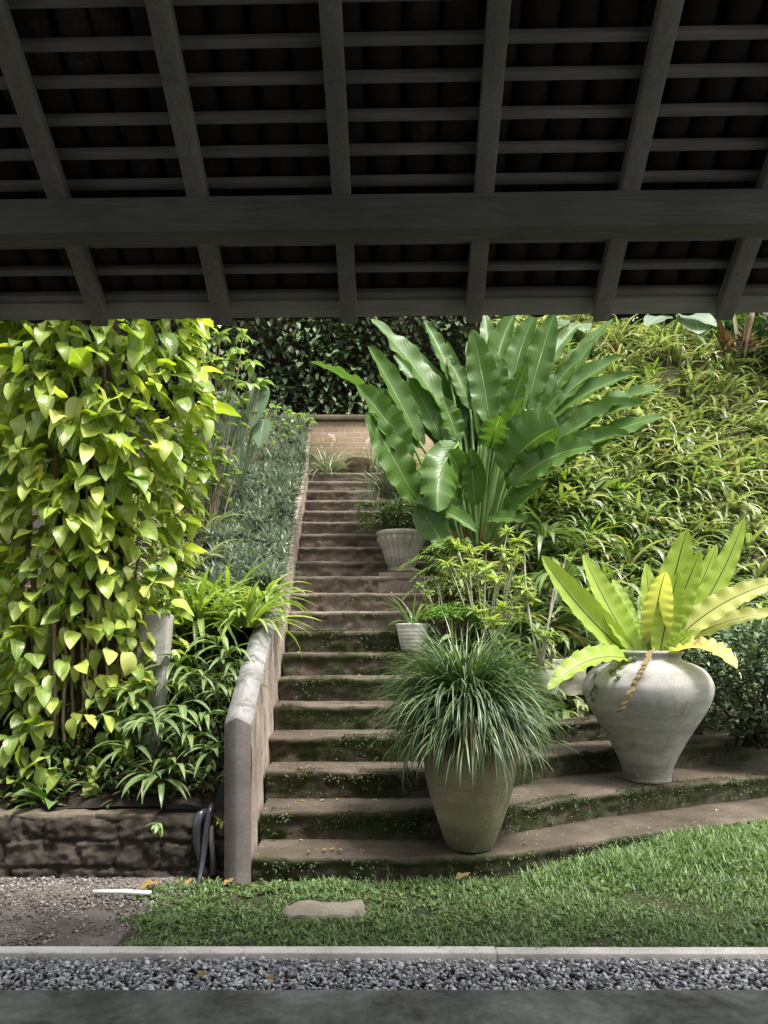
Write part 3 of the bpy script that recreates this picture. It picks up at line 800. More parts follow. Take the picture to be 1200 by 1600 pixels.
# far side of the roof; unseen back and end walls added to keep light out
mb = MB(); zr = under(-1.0)
mb.add([(-3.05, -1.0, zr + .2), (3.05, -1.0, zr + .2), (3.05, -3.4, zr - 1.5), (-3.05, -3.4, zr - 1.5), (-3.05, -1.0, zr + .26), (3.05, -1.0, zr + .26), (3.05, -3.4, zr - 1.44), (-3.05, -3.4, zr - 1.44)],
       np.array([[0, 1, 2, 3], [4, 7, 6, 5], [0, 3, 7, 4], [1, 5, 6, 2], [2, 6, 7, 3], [0, 4, 5, 1]]))
mb.build('rear_roof', M['mortar'], pav, smooth=False)
mb = MB(); box(mb, -3.0, 3.0, -3.1, -2.95, 0, zr - 1.2); mb.build('light_block_rear_wall', M['plaster'], pav, smooth=False)
for sx in (-1, 1):
    mb = MB(); box(mb, sx * 2.95 - .06, sx * 2.95 + .06, -2.94, -.2, 0, 2.6); mb.build('light_block_end_wall', M['plaster'], pav, smooth=False)
    mb = MB(); box(mb, sx * 2.8 - .07, sx * 2.8 + .07, 2.60, 2.74, 0, dz + 1.405); bevel(mb.build('post', M['beam'], pav, smooth=False), .008)

# ------------------------------------------------------------------ lawn grass
m = MB()
def lawn_mask(x, y):
    f = np.array(FR[1]); lim = np.interp(x, f[:, 0], f[:, 1])
    e = -1.10 - .14 * sstep(3.3, 4.1, y) + .06 * np.sin(y * 17) + .035 * np.sin(y * 41)
    return (y < lim - .03) & (x > e)
x, y = scatter(125000, -1.3, 3.6, 3.215, 5.6)
k = lawn_mask(x, y); x, y = x[k], y[k]
edge = .035 * np.array([mnoise.noise(Vector((a * 5, 1.5, 0))) for a in x]) + .02 * np.sin(x * 40)
k = y > 3.238 + edge * .8
x, y = x[k], y[k]
pat = np.array([mnoise.noise(Vector((a * 2.4, b * 2.4, 3))) for a, b in zip(x, y)])
k = R.random(len(x)) < np.clip(.85 + 1.5 * pat, .22, 1)
x, y, pat = x[k], y[k], pat[k]
st = (np.abs(x + .285 + .03 * np.sin(y * 50)) < .160) & (np.abs(y - 3.72 - .012 * np.sin(x * 40)) < .075)
x, y, pat = x[~st], y[~st], pat[~st]
n_ = len(x)
tall = 1 + .9 * sstep(.0, .6, x) * sstep(3.7, 4.3, y) + .5 * (y > 4.0)
blades(m, np.stack([x, y, lawn_z(x, y) - .012], 1), R.uniform(0, 6.3, n_), R.uniform(.35, 1.35, n_), R.uniform(.018, .042, n_) * (1 + .5 * pat) * tall, R.uniform(.0035, .009, n_), R.uniform(.3, 1.5, n_), 'grass', 3, 2, 0)
tag(m.build('lawn_grass', M['grass'], smooth=True), 'short broad bladed green lawn grass', 'grass', kind='stuff')

m = MB()
x, y = scatter(2600, -1.2, 3.0, 3.26, 4.9); k = lawn_mask(x, y) & ~((np.abs(x + .285) < .2) & (np.abs(y - 3.72) < .11))
x, y = x[k], y[k]; g = np.array([mnoise.noise(Vector((a * 3.3, b * 3.3, 8))) for a, b in zip(x, y)]); k = g + .35 * (x < .3) > .12; x, y = x[k], y[k]; n = len(x)
P = np.repeat(np.stack([x, y, lawn_z(x, y) + R.uniform(-.005, .012, n)], 1), 6, 0) + R.normal(0, .006, (n * 6, 3)) * [1, 1, .4]
blades(m, P, R.uniform(0, 6.3, n * 6), R.uniform(.1, 1.1, n * 6), R.uniform(.018, .036, n * 6), R.uniform(.008, .015, n * 6), R.uniform(.2, 1.1, n * 6), 'ovate', 3, 3, .2)
tag(m.build('lawn_weeds', M['lawnweed']), 'small round leaved weeds scattered through the lawn', 'weeds', kind='stuff')
mb = MB(); rockblock(mb, (-.285, 3.72, -.002), (.37, .19, .036), .28, 14, .026, 9, .04)
tag(mb.build('stepping_stone', M['slate']), 'flat pale stepping stone set in the lawn', 'stone')

# ------------------------------------------------------------------ climbing vine on a trunk
vn = thing('climbing_vine', 'lime green heart leaved vine smothering a thick tree trunk at the left', 'vine', (-2.0, 5.05, .4))
O = np.array([-2.0, 5.05, .4])
def vr(z):  # half width of the leaf mass with height above its foot
    return np.interp(z, [0, .5, 1.0, 1.5, 1.8, 2.3, 3.0, 3.6], [.58, .54, .50, .54, .60, .65, .64, .58])
def vcx(z): return np.interp(z, [0, .8, 1.4, 1.9, 3.6], [-.05, .02, .06, .08, .06])
mb = MB()
tube(mb, [(0, 0, -.3), (.02, 0, .6), (.05, .02, 1.6), (.0, .05, 2.6), (.03, .02, 4.2)], [.30, .26, .25, .24, .22], 14)
mb.build('trunk', M['bark'], vn)
mb = MB()
for k in range(26):
    a = R.uniform(-PI, 0); r0 = R.uniform(.27, .42); zt = R.uniform(.9, 3.2); zb = R.uniform(0, .7)
    x0, y0 = r0 * math.cos(a), r0 * math.sin(a)
    pts = [(x0 * (1 + R.normal(0, .04)) + R.normal(0, .012), y0 + R.normal(0, .012), z) for z in np.linspace(zt, zb, 8)]
    tube(mb, pts, R.uniform(.004, .012), 6)
mb.build('aerial_root', M['drystem'], vn)
mb = MB()
def vleaves(n, rlo, rhi, zlo, zhi, Llo, Lhi, elo, ehi):
    z = R.uniform(zlo, zhi, n); th = R.uniform(-PI * 1.08, PI * .08, n)
    rr = vr(z) * R.uniform(rlo, rhi, n) * (1 + .16 * np.array([mnoise.noise(Vector((a * 1.7, b * 1.5, 2))) for a, b in zip(th, z)]))
    P = np.stack([vcx(z) + rr * np.cos(th), rr * .92 * np.sin(th), z], 1)
    pat = np.array([mnoise.noise(Vector((p[0] * 3.2, p[2] * 2.1, 9))) for p in P])
    k = R.random(n) < np.clip(.92 + 1.0 * pat - .25 * (z < 1.1), .15, 1)
    P, th = P[k], th[k]; n = len(P)
    hgt = sstep(.5, 2.3, P[:, 2])
    L = R.uniform(Llo, Lhi, n) * (.82 + .18 * hgt)
    for q_, prf in ((np.arange(n) % 3 > 0, 'heart'), (np.arange(n) % 3 == 0, 'ovate')):
        k = int(q_.sum())
        blades(mb, P[q_], th[q_] + R.normal(0, .5, k), R.uniform(elo, ehi, k), L[q_], L[q_] * R.uniform(.46, .68, k), R.uniform(.1, 1.5, k), prf, 7, 5, R.uniform(.15, .45), .14, 1.3, R.normal(0, .38, k), R.normal(0, .3, k))
vleaves(1500, .90, 1.14, -.02, 3.7, .10, .20, -1.0, .15)
vleaves(300, .98, 1.2, .3, 3.7, .13, .22, -.5, .35)
vleaves(1300, .66, .95, -.02, 3.7, .10, .19, -1.15, -.1)
vleaves(800, .35, .7, -.02, 3.6, .10, .18, -1.2, .1)
mb.build('foliage', M['vine'], vn)

# ------------------------------------------------------------------ helper plants
def strap_clump(name, label, cat, base, n, L, W, mat, elr=(.5, 1.4), bend=(.6, 1.9), prof='strap', group=None, azr=(0, 2 * PI), spread=.04, ns=7, fold=.35, part='foliage', tilt=None):
    t = thing(name, label, cat, base, group)
    mb = MB(); r = R.uniform(0, spread, n); a = R.uniform(*azr, n)
    P = np.stack([r * np.cos(a), r * np.sin(a), 0 * r], 1)
    blades(mb, P, a + R.normal(0, .2, n), R.uniform(*elr, n), R.uniform(*L, n), R.uniform(*W, n), R.uniform(*bend, n), prof, ns, 3, fold, 0, 3, R.normal(0, .2, n), R.normal(0, .25, n))
    mb.build(part, mat, t)
    return t


def stem_plant(name, label, cat, base, tips, nl, L, W, mat, stemmat, srad=.006, elr=(-.2, .9), bend=(.3, 1.2), prof='lance', along=0, group=None):
    """stems from the base to each tip, a whorl of leaves at every tip, more along the stem"""
    t = thing(name, label, cat, base, group); base = np.asarray(base, float)
    ms = MB(); ml = MB(); P = []; A = []
    for tip in tips:
        tp = np.asarray(tip, float) - base
        mid = tp * .5 + np.array([R.normal(0, .04), R.normal(0, .03), .02])
        b0 = np.array([R.normal(0, .02), R.normal(0, .02), -.03])
        u = np.linspace(0, 1, 7)[:, None]
        pts = (1 - u) ** 2 * b0 + 2 * u * (1 - u) * mid + u ** 2 * tp
        tube(ms, pts, np.linspace(srad, srad * .55, 7), 6)
        a = R.uniform(0, 6.3) + np.arange(nl) * 2.4
        P += [tp + np.array([0, 0, -.012 * (j % 3)]) for j in range(nl)]; A += list(a)
        for k in range(along):
            f = R.uniform(.3, .97); q = (1 - f) ** 2 * b0 + 2 * f * (1 - f) * mid + f * f * tp
            P.append(q); A.append(R.uniform(0, 6.3))
    P = np.array(P); n = len(P); A = np.array(A)
    Ls = R.uniform(*L, n)
    blades(ml, P, A, R.uniform(*elr, n), Ls, Ls * R.uniform(*W, n), R.uniform(*bend, n), prof, 5, 3, .25, 0, 3, R.normal(0, .2, n))
    ms.build('stem', stemmat, t); ml.build('foliage', mat, t)
    return t


def fan_plant(name, label, base, heads, mat, group=None, L=(.22, .34), nl=7, W=(.10, .15)):
    t = thing(name, label, 'plant', base, group); base = np.asarray(base, float); ms = MB(); ml = MB()
    for tip, az in heads:
        tp = np.asarray(tip, float) - base
        u = np.linspace(0, 1, 6)[:, None]; mid = tp * .5 + np.array([0, 0, .05])
        tube(ms, 2 * u * (1 - u) * mid + u ** 2 * tp, np.linspace(.006, .004, 6), 5)
        a = az + np.linspace(-1.25, 1.25, nl) + R.normal(0, .1, nl)
        f = R.uniform(0, .06, nl); d = N(tp)
        Ls = R.uniform(*L, nl)
        blades(ml, tp - d * f[:, None], a, R.uniform(.2, .75, nl), Ls, Ls * R.uniform(*W, nl), R.uniform(.9, 1.7, nl), 'lance', 8, 3, .3, 0, 3, R.normal(0, .15, nl))
    ms.build('stem', M['palm'], t); ml.build('foliage', mat, t)
    return t


def leaf_cloud(mb, n, pos, L, W, prof='ovate', elr=(-.7, .5), bend=(0, .8), az=None, mi=0, ns=3):
    P = pos(n); n = len(P); Ls = R.uniform(*L, n)
    blades(mb, P, R.uniform(0, 6.3, n) if az is None else az(P), R.uniform(*elr, n), Ls, Ls * R.uniform(*W, n), R.uniform(*bend, n), prof, ns, 3, .25, 0, 3, R.normal(0, .3, n), mi=mi)


# ------------------------------------------------------------------ left bank planting
strap_clump('strap_plant', 'lime strap leaved clump spilling over the parapet coping', 'plant', (-.98, 5.45, 1.40), 80, (.32, .58), (.026, .044), M['strap'], (.35, 1.35), (.7, 1.9), spread=.10)
strap_clump('strap_plant', 'lime strap leaved clump just left of the one on the coping', 'plant', (-1.32, 5.5, 1.42), 80, (.34, .60), (.026, .044), M['strap'], (.3, 1.3), (.7, 1.9), spread=.12)
strap_clump('strap_plant', 'lime strap leaved clump nearest the vine trunk, above the grey slab', 'plant', (-1.66, 5.65, 1.42), 60, (.32, .5), (.022, .036), M['strap'], (.25, 1.2), (.8, 1.9), spread=.10)
strap_clump('strap_plant', 'lime strap leaved clump highest on the bank beside the feathery shrub', 'plant', (-1.22, 6.0, 1.62), 70, (.30, .52), (.024, .04), M['strap'], (.3, 1.3), (.7, 1.9), spread=.12)
strap_clump('strap_plant', 'yellow green strap clump hanging lowest over the coping toward the steps', 'plant', (-.92, 5.85, 1.60), 60, (.28, .48), (.024, .038), M['strap'], (.2, 1.2), (.8, 1.8), spread=.08)

fan_specs = [
    ('arching fan leaved plant lowest beside the grey post', (-1.12, 4.62, .38), [((-1.15, 4.5, .78), -1.9), ((-.99, 4.46, .70), -1.2), ((-1.28, 4.48, .60), -2.4)]),
    ('arching fan leaved plant lowest beside the vine foot', (-1.45, 4.62, .38), [((-1.5, 4.5, .70), -2.2), ((-1.33, 4.46, .86), -1.6)]),
    ('fan leaved plant under the grey slab', (-1.36, 4.9, .55), [((-1.42, 4.75, 1.05), -2.1), ((-1.2, 4.8, 1.12), -1.1), ((-1.3, 4.85, 1.2), -1.7), ((-1.5, 4.8, .95), -2.8)]),
    ('fan leaved plant behind the head of the grey post', (-1.08, 4.95, .58), [((-1.12, 4.8, 1.08), -1.8), ((-.96, 4.8, 1.0), -1.0), ((-1.05, 4.95, 1.16), -1.3)]),
]
fan_specs += [
    ('arching fan leaved plant in the middle of the lower bank, below the grey slab', (-1.22, 4.75, .48), [((-1.22, 4.6, .92), -1.7), ((-1.08, 4.62, .86), -1.1), ((-1.38, 4.62, .84), -2.5)]),
    ('fan leaved plant pressed against the left face of the parapet', (-.98, 5.1, .9), [((-1.0, 4.95, 1.25), -1.6), ((-1.1, 5.0, 1.32), -2.4), ((-.96, 5.0, 1.18), -1.2)]),
    ('fan leaved plant between the grey slab and the vine foot', (-1.55, 4.85, .6), [((-1.56, 4.7, 1.0), -1.9), ((-1.66, 4.75, .9), -2.6), ((-1.48, 4.7, .86), -1.2)]),
    ('low fan leaved plant over the wall top right of the vine foot', (-1.3, 4.55, .36), [((-1.36, 4.42, .56), -2.3), ((-1.2, 4.42, .58), -1.0), ((-1.28, 4.4, .52), -1.7)]),
]
for lab, b, hd in fan_specs: fan_plant('fan_leaf_plant', lab, b, hd, M['fan'], 'fan leaved plants on the lower left bank')
# broad dark leaves at the foot of the vine
for lab, b in (('dark broad leaved seedling on the wall top below the vine', (-1.62, 4.55, .36)), ('dark broad leaved seedling on the wall top by the left edge', (-1.95, 4.5, .36)), ('dark broad leaved seedling on the wall top left of the black pipe', (-1.28, 4.56, .37))):
    strap_clump('broad_leaf_seedling', lab, 'plant', b, 14, (.14, .24), (.055, .09), M['shrub'], (.2, 1.2), (.6, 1.6), 'ovate', 'dark seedlings along the wall top', spread=.1)

# mid bank: strap tufts, feathery shrub
mids = [('grassy tuft beside the vine, upper of three', (-1.75, 7.3), 46, (.35, .55)), ('grassy tuft beside the vine, middle of three', (-1.62, 6.7), 46, (.35, .55)), ('grassy tuft beside the vine, lowest of three', (-1.75, 6.25), 40, (.3, .5)), ('grassy tuft below the grey taro leaves', (-1.85, 7.9), 40, (.3, .5))]
for lab, (x, y), n, L in mids:
    strap_clump('grass_tuft', lab, 'plant', (x, y, float(left_z(x, y))), n, L, (.016, .026), M['hill'], (.4, 1.3), (.7, 1.9), group='tufts on the left bank', spread=.12)
t = thing('feathery_shrub', 'pale feathery low shrub between the vine and the grey ground cover', 'shrub', (-1.55, 6.3, 1.45))
mb = MB()
def pos(n):
    p = N(R.normal(0, 1, (n, 3))) * R.uniform(.5, 1, (n, 1)) ** .6 * np.array([.36, .3, .28]); p[:, 2] = np.abs(p[:, 2]) + .05; return p
leaf_cloud(mb, 2600, pos, (.03, .06), (.3, .5), 'lance', (-.3, 1), (.2, 1))
mb.build('foliage', M['pale'], t)
mb = MB()
for k in range(16): tube(mb, [(0, 0, -.05), (R.normal(0, .1), R.normal(0, .08), .14), (R.normal(0, .22), R.normal(0, .16), .26)], .004, 5)
mb.build('stem', M['drystem'], t)
# tall pale climber at the upper left with arching sprays
tips = [at(px, py, 7.4 + R.uniform(-.3, .3)) for px, py in ((345, 520), (372, 545), (395, 565), (330, 560), (360, 590), (392, 600), (338, 500), (380, 520), (410, 590), (325, 530), (352, 560), (318, 505), (365, 560))]
stem_plant('arching_climber', 'pale green climber with arching leafy sprays beside the vine', 'plant', (-1.72, 7.4, 2.1), tips, 6, (.10, .17), (.42, .55), M['pale'], M['drystem'], .008, (-.4, .7), (.3, 1.3), 'ovate', 9)
tips = [at(px, py, 9.0) for px, py in ((430, 636), (452, 643), (470, 647), (486, 655), (415, 640))]
stem_plant('creeping_spray', 'lime green spray creeping over the grey ground cover toward the brick wall', 'plant', (-1.6, 8.9, 3.35), tips, 6, (.07, .12), (.45, .6), M['pale'], M['drystem'], .006, (-.3, .6), (.3, 1.2), 'ovate', 7)
# taro leaves
tr = thing('taro_plant', 'grey green taro with large upright leaves left of the steps', 'plant', at(375, 760, 7.7))
tb = at(375, 760, 7.7)
for px, py, qx, qy, w in ((358, 690, 352, 610, .26), (395, 668, 408, 600, .24), (372, 700, 378, 640, .22), (340, 700, 330, 640, .22), (405, 700, 412, 655, .2)):
    mb = MB(); p = at(qx, qy, 7.75) - tb; q = at(px, py, 7.6) - tb
    tube(mb, [(0, 0, -.05), p * .5 + np.array([0, .03, .02]), p], [.012, .009, .006], 6, uv=(.5, .5))
    frond(mb, p, q, (-.1, -1, .35), w, 'heart', .04, (0, -1, .5), 0, 10, 5, .12, .03, 2, .006)
    mb.build('leaf', M['taro'], tr)

# grey ground cover along the parapet
m = MB(); P = []
x = R.uniform(-2.6, -.55, 4200); y = R.uniform(6.1, 10.55, 4200)
xr = par_right(y) - .035; xl = np.interp(y, [6.1, 7, 8, 9, 10.5], [-1.40, -1.58, -1.82, -2.08, -2.5])
k = (x < xr) & (x > xl); x, y = x[k], y[k]
z = np.maximum(left_z(x, y), par_top(y) - .01) + .03 * np.sin(x * 9) * np.sin(y * 7)
nl = 13; n = len(x)
P = np.repeat(np.stack([x, y, z], 1), nl, 0) + R.normal(0, .012, (n * nl, 3)); P[:, 2] += R.uniform(0, .07, n * nl)
big = np.repeat(R.uniform(.75, 1.25, n), nl)
blades(m, P, R.uniform(0, 6.3, n * nl), R.uniform(.1, 1.35, n * nl), R.uniform(.09, .17, n * nl) * big, R.uniform(.017, .028, n * nl) * big, R.uniform(.1, .9, n * nl), 'lance', 3, 3, .4)
tag(m.build('ground_cover', M['grey']), 'grey green leafy ground cover along the upper parapet', 'ground cover', kind='stuff')
strap_clump('purple_rosette', 'small purple leaved rosette in the grey ground cover', 'plant', at(404, 870, 6.9) + np.array([0, 0, -.05]), 16, (.06, .12), (.014, .02), M['purple'], (.3, 1.3), (.2, .8), 'lance')

# shadowed bed filler: sparse small leaves over the soil on the lower left bank
m = MB()
x, y = scatter(3200, -2.6, -.95, 4.48, 6.4)
blades(m, np.stack([x, y, left_z(x, y) + R.uniform(0, .12, len(x))], 1), R.uniform(0, 6.3, len(x)), R.uniform(-.4, 1.2, len(x)), R.uniform(.06, .16, len(x)), R.uniform(.015, .04, len(x)), R.uniform(.2, 1.3, len(x)), 'lance', 4, 3, .3)
tag(m.build('undergrowth', M['shrub']), 'dim low undergrowth covering the lower left bank', 'undergrowth', kind='stuff')
m = MB()
x, y = scatter(3600, -2.8, -1.1, 5.9, 10.4)
k = x < np.interp(y, [6.1, 7, 8, 9, 10.5], [-1.45, -1.65, -1.90, -2.15, -2.6]); x, y = x[k], y[k]
blades(m, np.stack([x, y, left_z(x, y) + R.uniform(0, .15, len(x))], 1), R.uniform(0, 6.3, len(x)), R.uniform(0, 1.2, len(x)), R.uniform(.12, .26, len(x)), R.uniform(.015, .04, len(x)), R.uniform(.4, 1.6, len(x)), 'lance', 4, 3, .3)
tag(m.build('bank_plants', M['hill']), 'pale grassy leaves covering the middle of the left bank beside the vine', 'bank plants', kind='stuff')

m = MB(); x, y = scatter(2600, -3.0, -.95, 4.44, 5.6); n = len(x)
blades(m, np.stack([x, y, left_z(x, y) + R.uniform(.0, .05, n)], 1), R.uniform(0, 6.3, n), R.normal(.1, .35, n), R.uniform(.03, .11, n), R.uniform(.006, .03, n), R.normal(.3, .5, n), 'lance', 3, 3, .3)
tag(m.build('leaf_litter', M['brownstalk']), 'dark brown leaf litter under the plants on the lower left bank', 'litter', kind='stuff')
# grey slab standing in the plants
sb = at(244, 1003, 4.86)
mb = MB(); box(mb, -.13, .105, -.03, .03, -.70, .175)
o = mb.build('stone_slab', M['slab'], smooth=False); bevel(o, .012, 2); o.location = sb; o.rotation_euler = (math.radians(-8), 0, math.radians(-24))
tag(o, 'upright pale grey slab half hidden behind the vine', 'slab')

# pipes by the post
mb = MB(); tube(mb, [at(332, 1255, 4.30), at(326, 1275, 4.27), at(321, 1310, 4.25), at(317, 1345, 4.22), at(312, 1372, 4.18), at(305, 1395, 4.10)], [.016, .02, .019, .015, .013, .012], 10)
tag(mb.build('black_pipe', M['hose']), 'wet black pipe running down the low wall beside the grey post', 'pipe')
mb = MB(); u = [at(322, 1266, 4.285), at(313, 1272, 4.245), at(307, 1290, 4.24), at(307, 1315, 4.245), at(312, 1340, 4.25), at(316, 1362, 4.255)]
tube(mb, u, [.017, .022, .024, .021, .016, .012], 10)
tag(mb.build('black_hose_loop', M['hose']), 'looped black hose left of the wet black pipe', 'hose')
mb = MB(); tube(mb, [at(329, 1290, 4.28), at(331, 1320, 4.265), at(334, 1366, 4.25)], .017, 12)
tag(mb.build('grey_pipe', M['pvc']), 'grey plastic pipe between the black pipe and the grey post', 'pipe')
mb = MB(); tube(mb, [at(146, 1397, 3.96) + np.array([0, 0, .01]), at(190, 1397, 3.955) + np.array([0, 0, .012]), at(236, 1399, 3.95) + np.array([0, 0, .012])], .0125, 14)
tag(mb.build('white_pipe', M['whitepvc']), 'white plastic pipe lying on the gravel at the lawn edge', 'pipe')
strap_clump('yellow_sprig', 'small yellow leaved sprig beside the grey post', 'plant', at(346, 1283, 4.27), 6, (.05, .075), (.016, .024), M['yellow'], (-.5, 1.0), (.3, 1.2), 'ovate', azr=(-2.8, -.3), spread=.02)
strap_clump('wall_seedling', 'pale green seedling hanging on the face of the low stone wall', 'plant', at(247, 1286, 4.25), 7, (.05, .085), (.02, .03), M['pale'], (-.9, .2), (.3, .9), 'ovate', azr=(-2.4, -.7), spread=.01)
def dead_leaf(label, p, L, W, az, el=.1):
    mb = MB(); blades(mb, [p], az, el, L, W, -.3, 'ovate', 6, 5, .5, .35, 2, .2)
    tag(mb.build('dead_leaf', M['deadleaf']), label, 'leaf', 'fallen dead leaves')
dead_leaf('large curled orange dead leaf lying by the white pipe', at(214, 1388, 4.05), .13, .07, .1)
dead_leaf('small orange dead leaf in the grass left of the black pipe', at(289, 1385, 4.1), .06, .035, .9, .5)
dead_leaf('brown dead leaf in the grass at the foot of the grey post', at(352, 1378, 4.15) + np.array([0, -.05, 0]), .07, .04, .3, .3)
dead_leaf('brown dead leaf at the foot of the lowest step, below the tall pot', at(712, 1373, 4.16), .09, .05, .2, .15)
dead_leaf('brown leaf lying among the grey gravel left of centre', at(308, 1526, 2.98) , .05, .03, .4)
dead_leaf('rusty leaf lying among the grey gravel below the stepping stone', at(420, 1531, 2.97), .04, .025, 1.2)

# hedge behind the brick wall
hd = thing('hedge', 'dark green leafy hedge rising behind the ochre brick wall', 'hedge', (-.9, 11.7, 4.2))
mb = MB()
def pos(n):
    x = R.uniform(-3.4, 2.6, n); z = R.uniform(.05, 3.3, n)
    d = .25 * np.array([mnoise.noise(Vector((a * 1.3, b * 1.3, 1))) for a, b in zip(x, z)]) + R.exponential(.18, n)
    return np.stack([x, -.35 + d, z], 1)
leaf_cloud(mb, 9000, pos, (.09, .17), (.45, .65), 'ovate', (-1.2, .3), (0, .8), az=lambda P: R.normal(-PI / 2, .8, len(P)))
mb.build('foliage', M['dark'], hd)
mb = MB()
for k in range(40):
    x0 = R.uniform(-3.3, 2.5); tube(mb, [(x0, .1, -.3), (x0 + R.normal(0, .1), .1, 1.2), (x0 + R.normal(0, .3), .0, 3.0)], [.03, .022, .01], 6)
mb.build('stem', M['bark'], hd)
mb = MB(); sheet(mb, np.linspace(-3.5, 2.7, 40), np.linspace(.15, .3, 2), lambda x, y: -.3 + 0 * x)
rockblock(mb, (-.4, .55, 1.5), (6.2, .6, 3.6), .12, 14, .3, 1.5)
mb.build('core', M['soil'], hd)

# ------------------------------------------------------------------ pots
# tall brown jar with mondo grass
tj = thing('tall_jar', 'tall tapering brown clay jar on the lowest step', 'pot', (.492, 4.385, .128))
mb = MB()
lathe(mb, [(.118, 0), (.130, .012), (.165, .10), (.212, .24), (.248, .38), (.262, .48), (.255, .56), (.225, .625), (.205, .65), (.215, .67), (.222, .69), (.20, .70), (.185, .68), (.19, .60), (.05, .58)], (0, 0, 0), 72, wob=.004)
mb.build('body', M['talljar'], tj)
gp = thing('mondo_grass', 'dense dome of drooping dark grass filling the tall brown jar', 'plant', (.468, 4.385, .93))
mb = MB(); n = 2500
a = R.uniform(0, 2 * PI, n); r = .17 * np.sqrt(R.random(n))
P = np.stack([r * np.cos(a), r * np.sin(a), R.uniform(-.24, .05, n)], 1)
el = np.clip(1.52 - r / .17 * .75 + R.normal(0, .22, n), .15, 1.55)
L = R.uniform(.30, .56, n)
blades(mb, P, a + R.normal(0, .35, n), el, L, R.uniform(.009, .0155, n), R.uniform(.8, 3.1, n), 'grass', 10, 3, .45, 0, 3, 0, R.normal(0, .3, n), .95)
n = 420; a = R.uniform(0, 2 * PI, n); r = .10 * np.sqrt(R.random(n))
blades(mb, np.stack([r * np.cos(a), r * np.sin(a), R.uniform(-.05, .05, n)], 1), a, R.uniform(1.0, 1.55, n), R.uniform(.40, .62, n), R.uniform(.008, .0135, n), R.uniform(.6, 2.2, n), 'grass', 9, 3, .45, 0, 3, 0, R.normal(0, .3, n), 1.4)
mb.build('foliage', M['grasspot'], gp)
mb = MB(); n = 70; a = R.uniform(-PI, 0, n)
blades(mb, np.stack([.19 * np.cos(a), .19 * np.sin(a), R.uniform(-.12, -.04, n)], 1), a, R.uniform(0, .6, n), R.uniform(.25, .42, n), R.uniform(.006, .010, n), R.uniform(1.4, 2.0, n), 'grass', 7, 2, 0)
mb.build('dead_blades', M['brownstalk'], gp)
# three fallen blades in front on the right
# big grey jar
bj = thing('big_jar', 'large bulbous grey clay jar standing on the second step', 'pot', (1.90, 5.47, .312))
mb = MB()
lathe(mb, [(.165, 0), (.172, .012), (.170, .04), (.185, .10), (.225, .19), (.290, .31), (.372, .44), (.435, .55), (.463, .64), (.455, .71), (.405, .785), (.325, .83), (.262, .85), (.240, .865), (.238, .885), (.252, .902), (.255, .915), (.245, .925), (.225, .92), (.222, .88), (.25, .80), (.05, .78)], (0, 0, 0), 96, wob=.004)
mb.build('body', M['bigjar'], bj)
bj.scale = (.955, .955, 1); bj.location.x = 1.875
# bird's nest fern
fn = thing('nest_fern', 'yellow green strap fronded fern growing in the large grey jar', 'fern', (1.88, 5.45, 1.20))
FO = np.array([1.88, 5.45, 1.20])
F = lambda px, py, Y: at(px, py, Y) - FO
fr = [  # tip, face, width, bow, bowvec, material, wave
    (F(846, 868, 5.35), (.35, -1, .35), .155, .03, (-.4, 0, -1), 'fern', .05),
    (F(911, 866, 5.55), (.25, -1, .25), .165, .03, (-1, 0, 0), 'fern', .05),
    (F(985, 955, 5.6), (.1, -1, .3), .10, .03, (-1, 0, 0), 'fern', .05),
    (F(1040, 893, 5.2), (-.1, -1, .1), .17, .10, (0, 1, .2), 'fernold', .06),
    (F(1060, 895, 5.35), (.05, -1, .15), .17, .05, (0, 1, 0), 'fern', .05),
    (F(1073, 828, 5.5), (-.05, -1, .15), .20, .04, (0, 1, 0), 'fern', .05),
    (F(1045, 868, 5.6), (.1, -1, .15), .15, .04, (0, 1, 0), 'fern', .07),
    (F(1163, 809, 5.5), (-.35, -1, .3), .14, .05, (-.2, 0, -1), 'fern', .07),
    (F(1158, 852, 5.75), (-.35, -1, .3), .10, .05, (-.2, 0, -1), 'fern', .08),
    (F(1230, 905, 5.3), (-.6, -1, .55), .15, .10, (-.3, 0, 1), 'fernold', .10),
    (F(1225, 958, 5.4), (-.5, -1, .8), .12, .09, (0, 0, 1), 'fernold', .12),
    (F(1151, 1045, 4.95), (.1, -.6, 1), .20, .20, (.1, 0, 1), 'fernold', .07),
    (F(856, 1078, 5.0), (.1, -.7, 1), .14, .13, (0, 0, 1), 'fern', .10),
    (F(1085, 985, 5.3), (-.2, -1, .6), .09, .05, (0, 0, 1), 'fern', .06),
    (F(930, 985, 5.9), (.2, -1, .6), .11, .05, (0, 0, 1), 'fern', .06),
    (F(1105, 905, 5.85), (-.2, -1, .3), .13, .04, (0, 1, 0), 'fern', .06),
]
fr += [(F(958, 905, 5.75), (.2, -1, .2), .13, .03, (-1, 0, 0), 'fern', .06), (F(1010, 880, 5.7), (.05, -1, .2), .13, .03, (0, 1, 0), 'fern', .07),
       (F(1120, 850, 5.65), (-.3, -1, .3), .12, .04, (-.2, 0, -1), 'fern', .08), (F(1095, 860, 5.4), (-.1, -1, .15), .15, .04, (0, 1, 0), 'fern', .06),
       (F(1130, 930, 5.9), (-.4, -1, .5), .11, .07, (0, 0, 1), 'fern', .09), (F(905, 930, 5.7), (.3, -1, .4), .11, .05, (0, 0, 1), 'fern', .07)]
for tip, face, w, bow, bv, mt, wv in fr:
    mb = MB(); b0 = np.array([np.sign(tip[0]) * .05, R.uniform(-.05, .05), -.06])
    frond(mb, b0, tip, face, w * 1.22, 'paddle', bow + R.normal(0, .012), bv, .04, 44, 9, R.uniform(.2, .5), wv * 1.5, R.uniform(6, 10), .006, skew=R.normal(0, .12))
    mb.build('frond', M[mt], fn)
mb = MB()
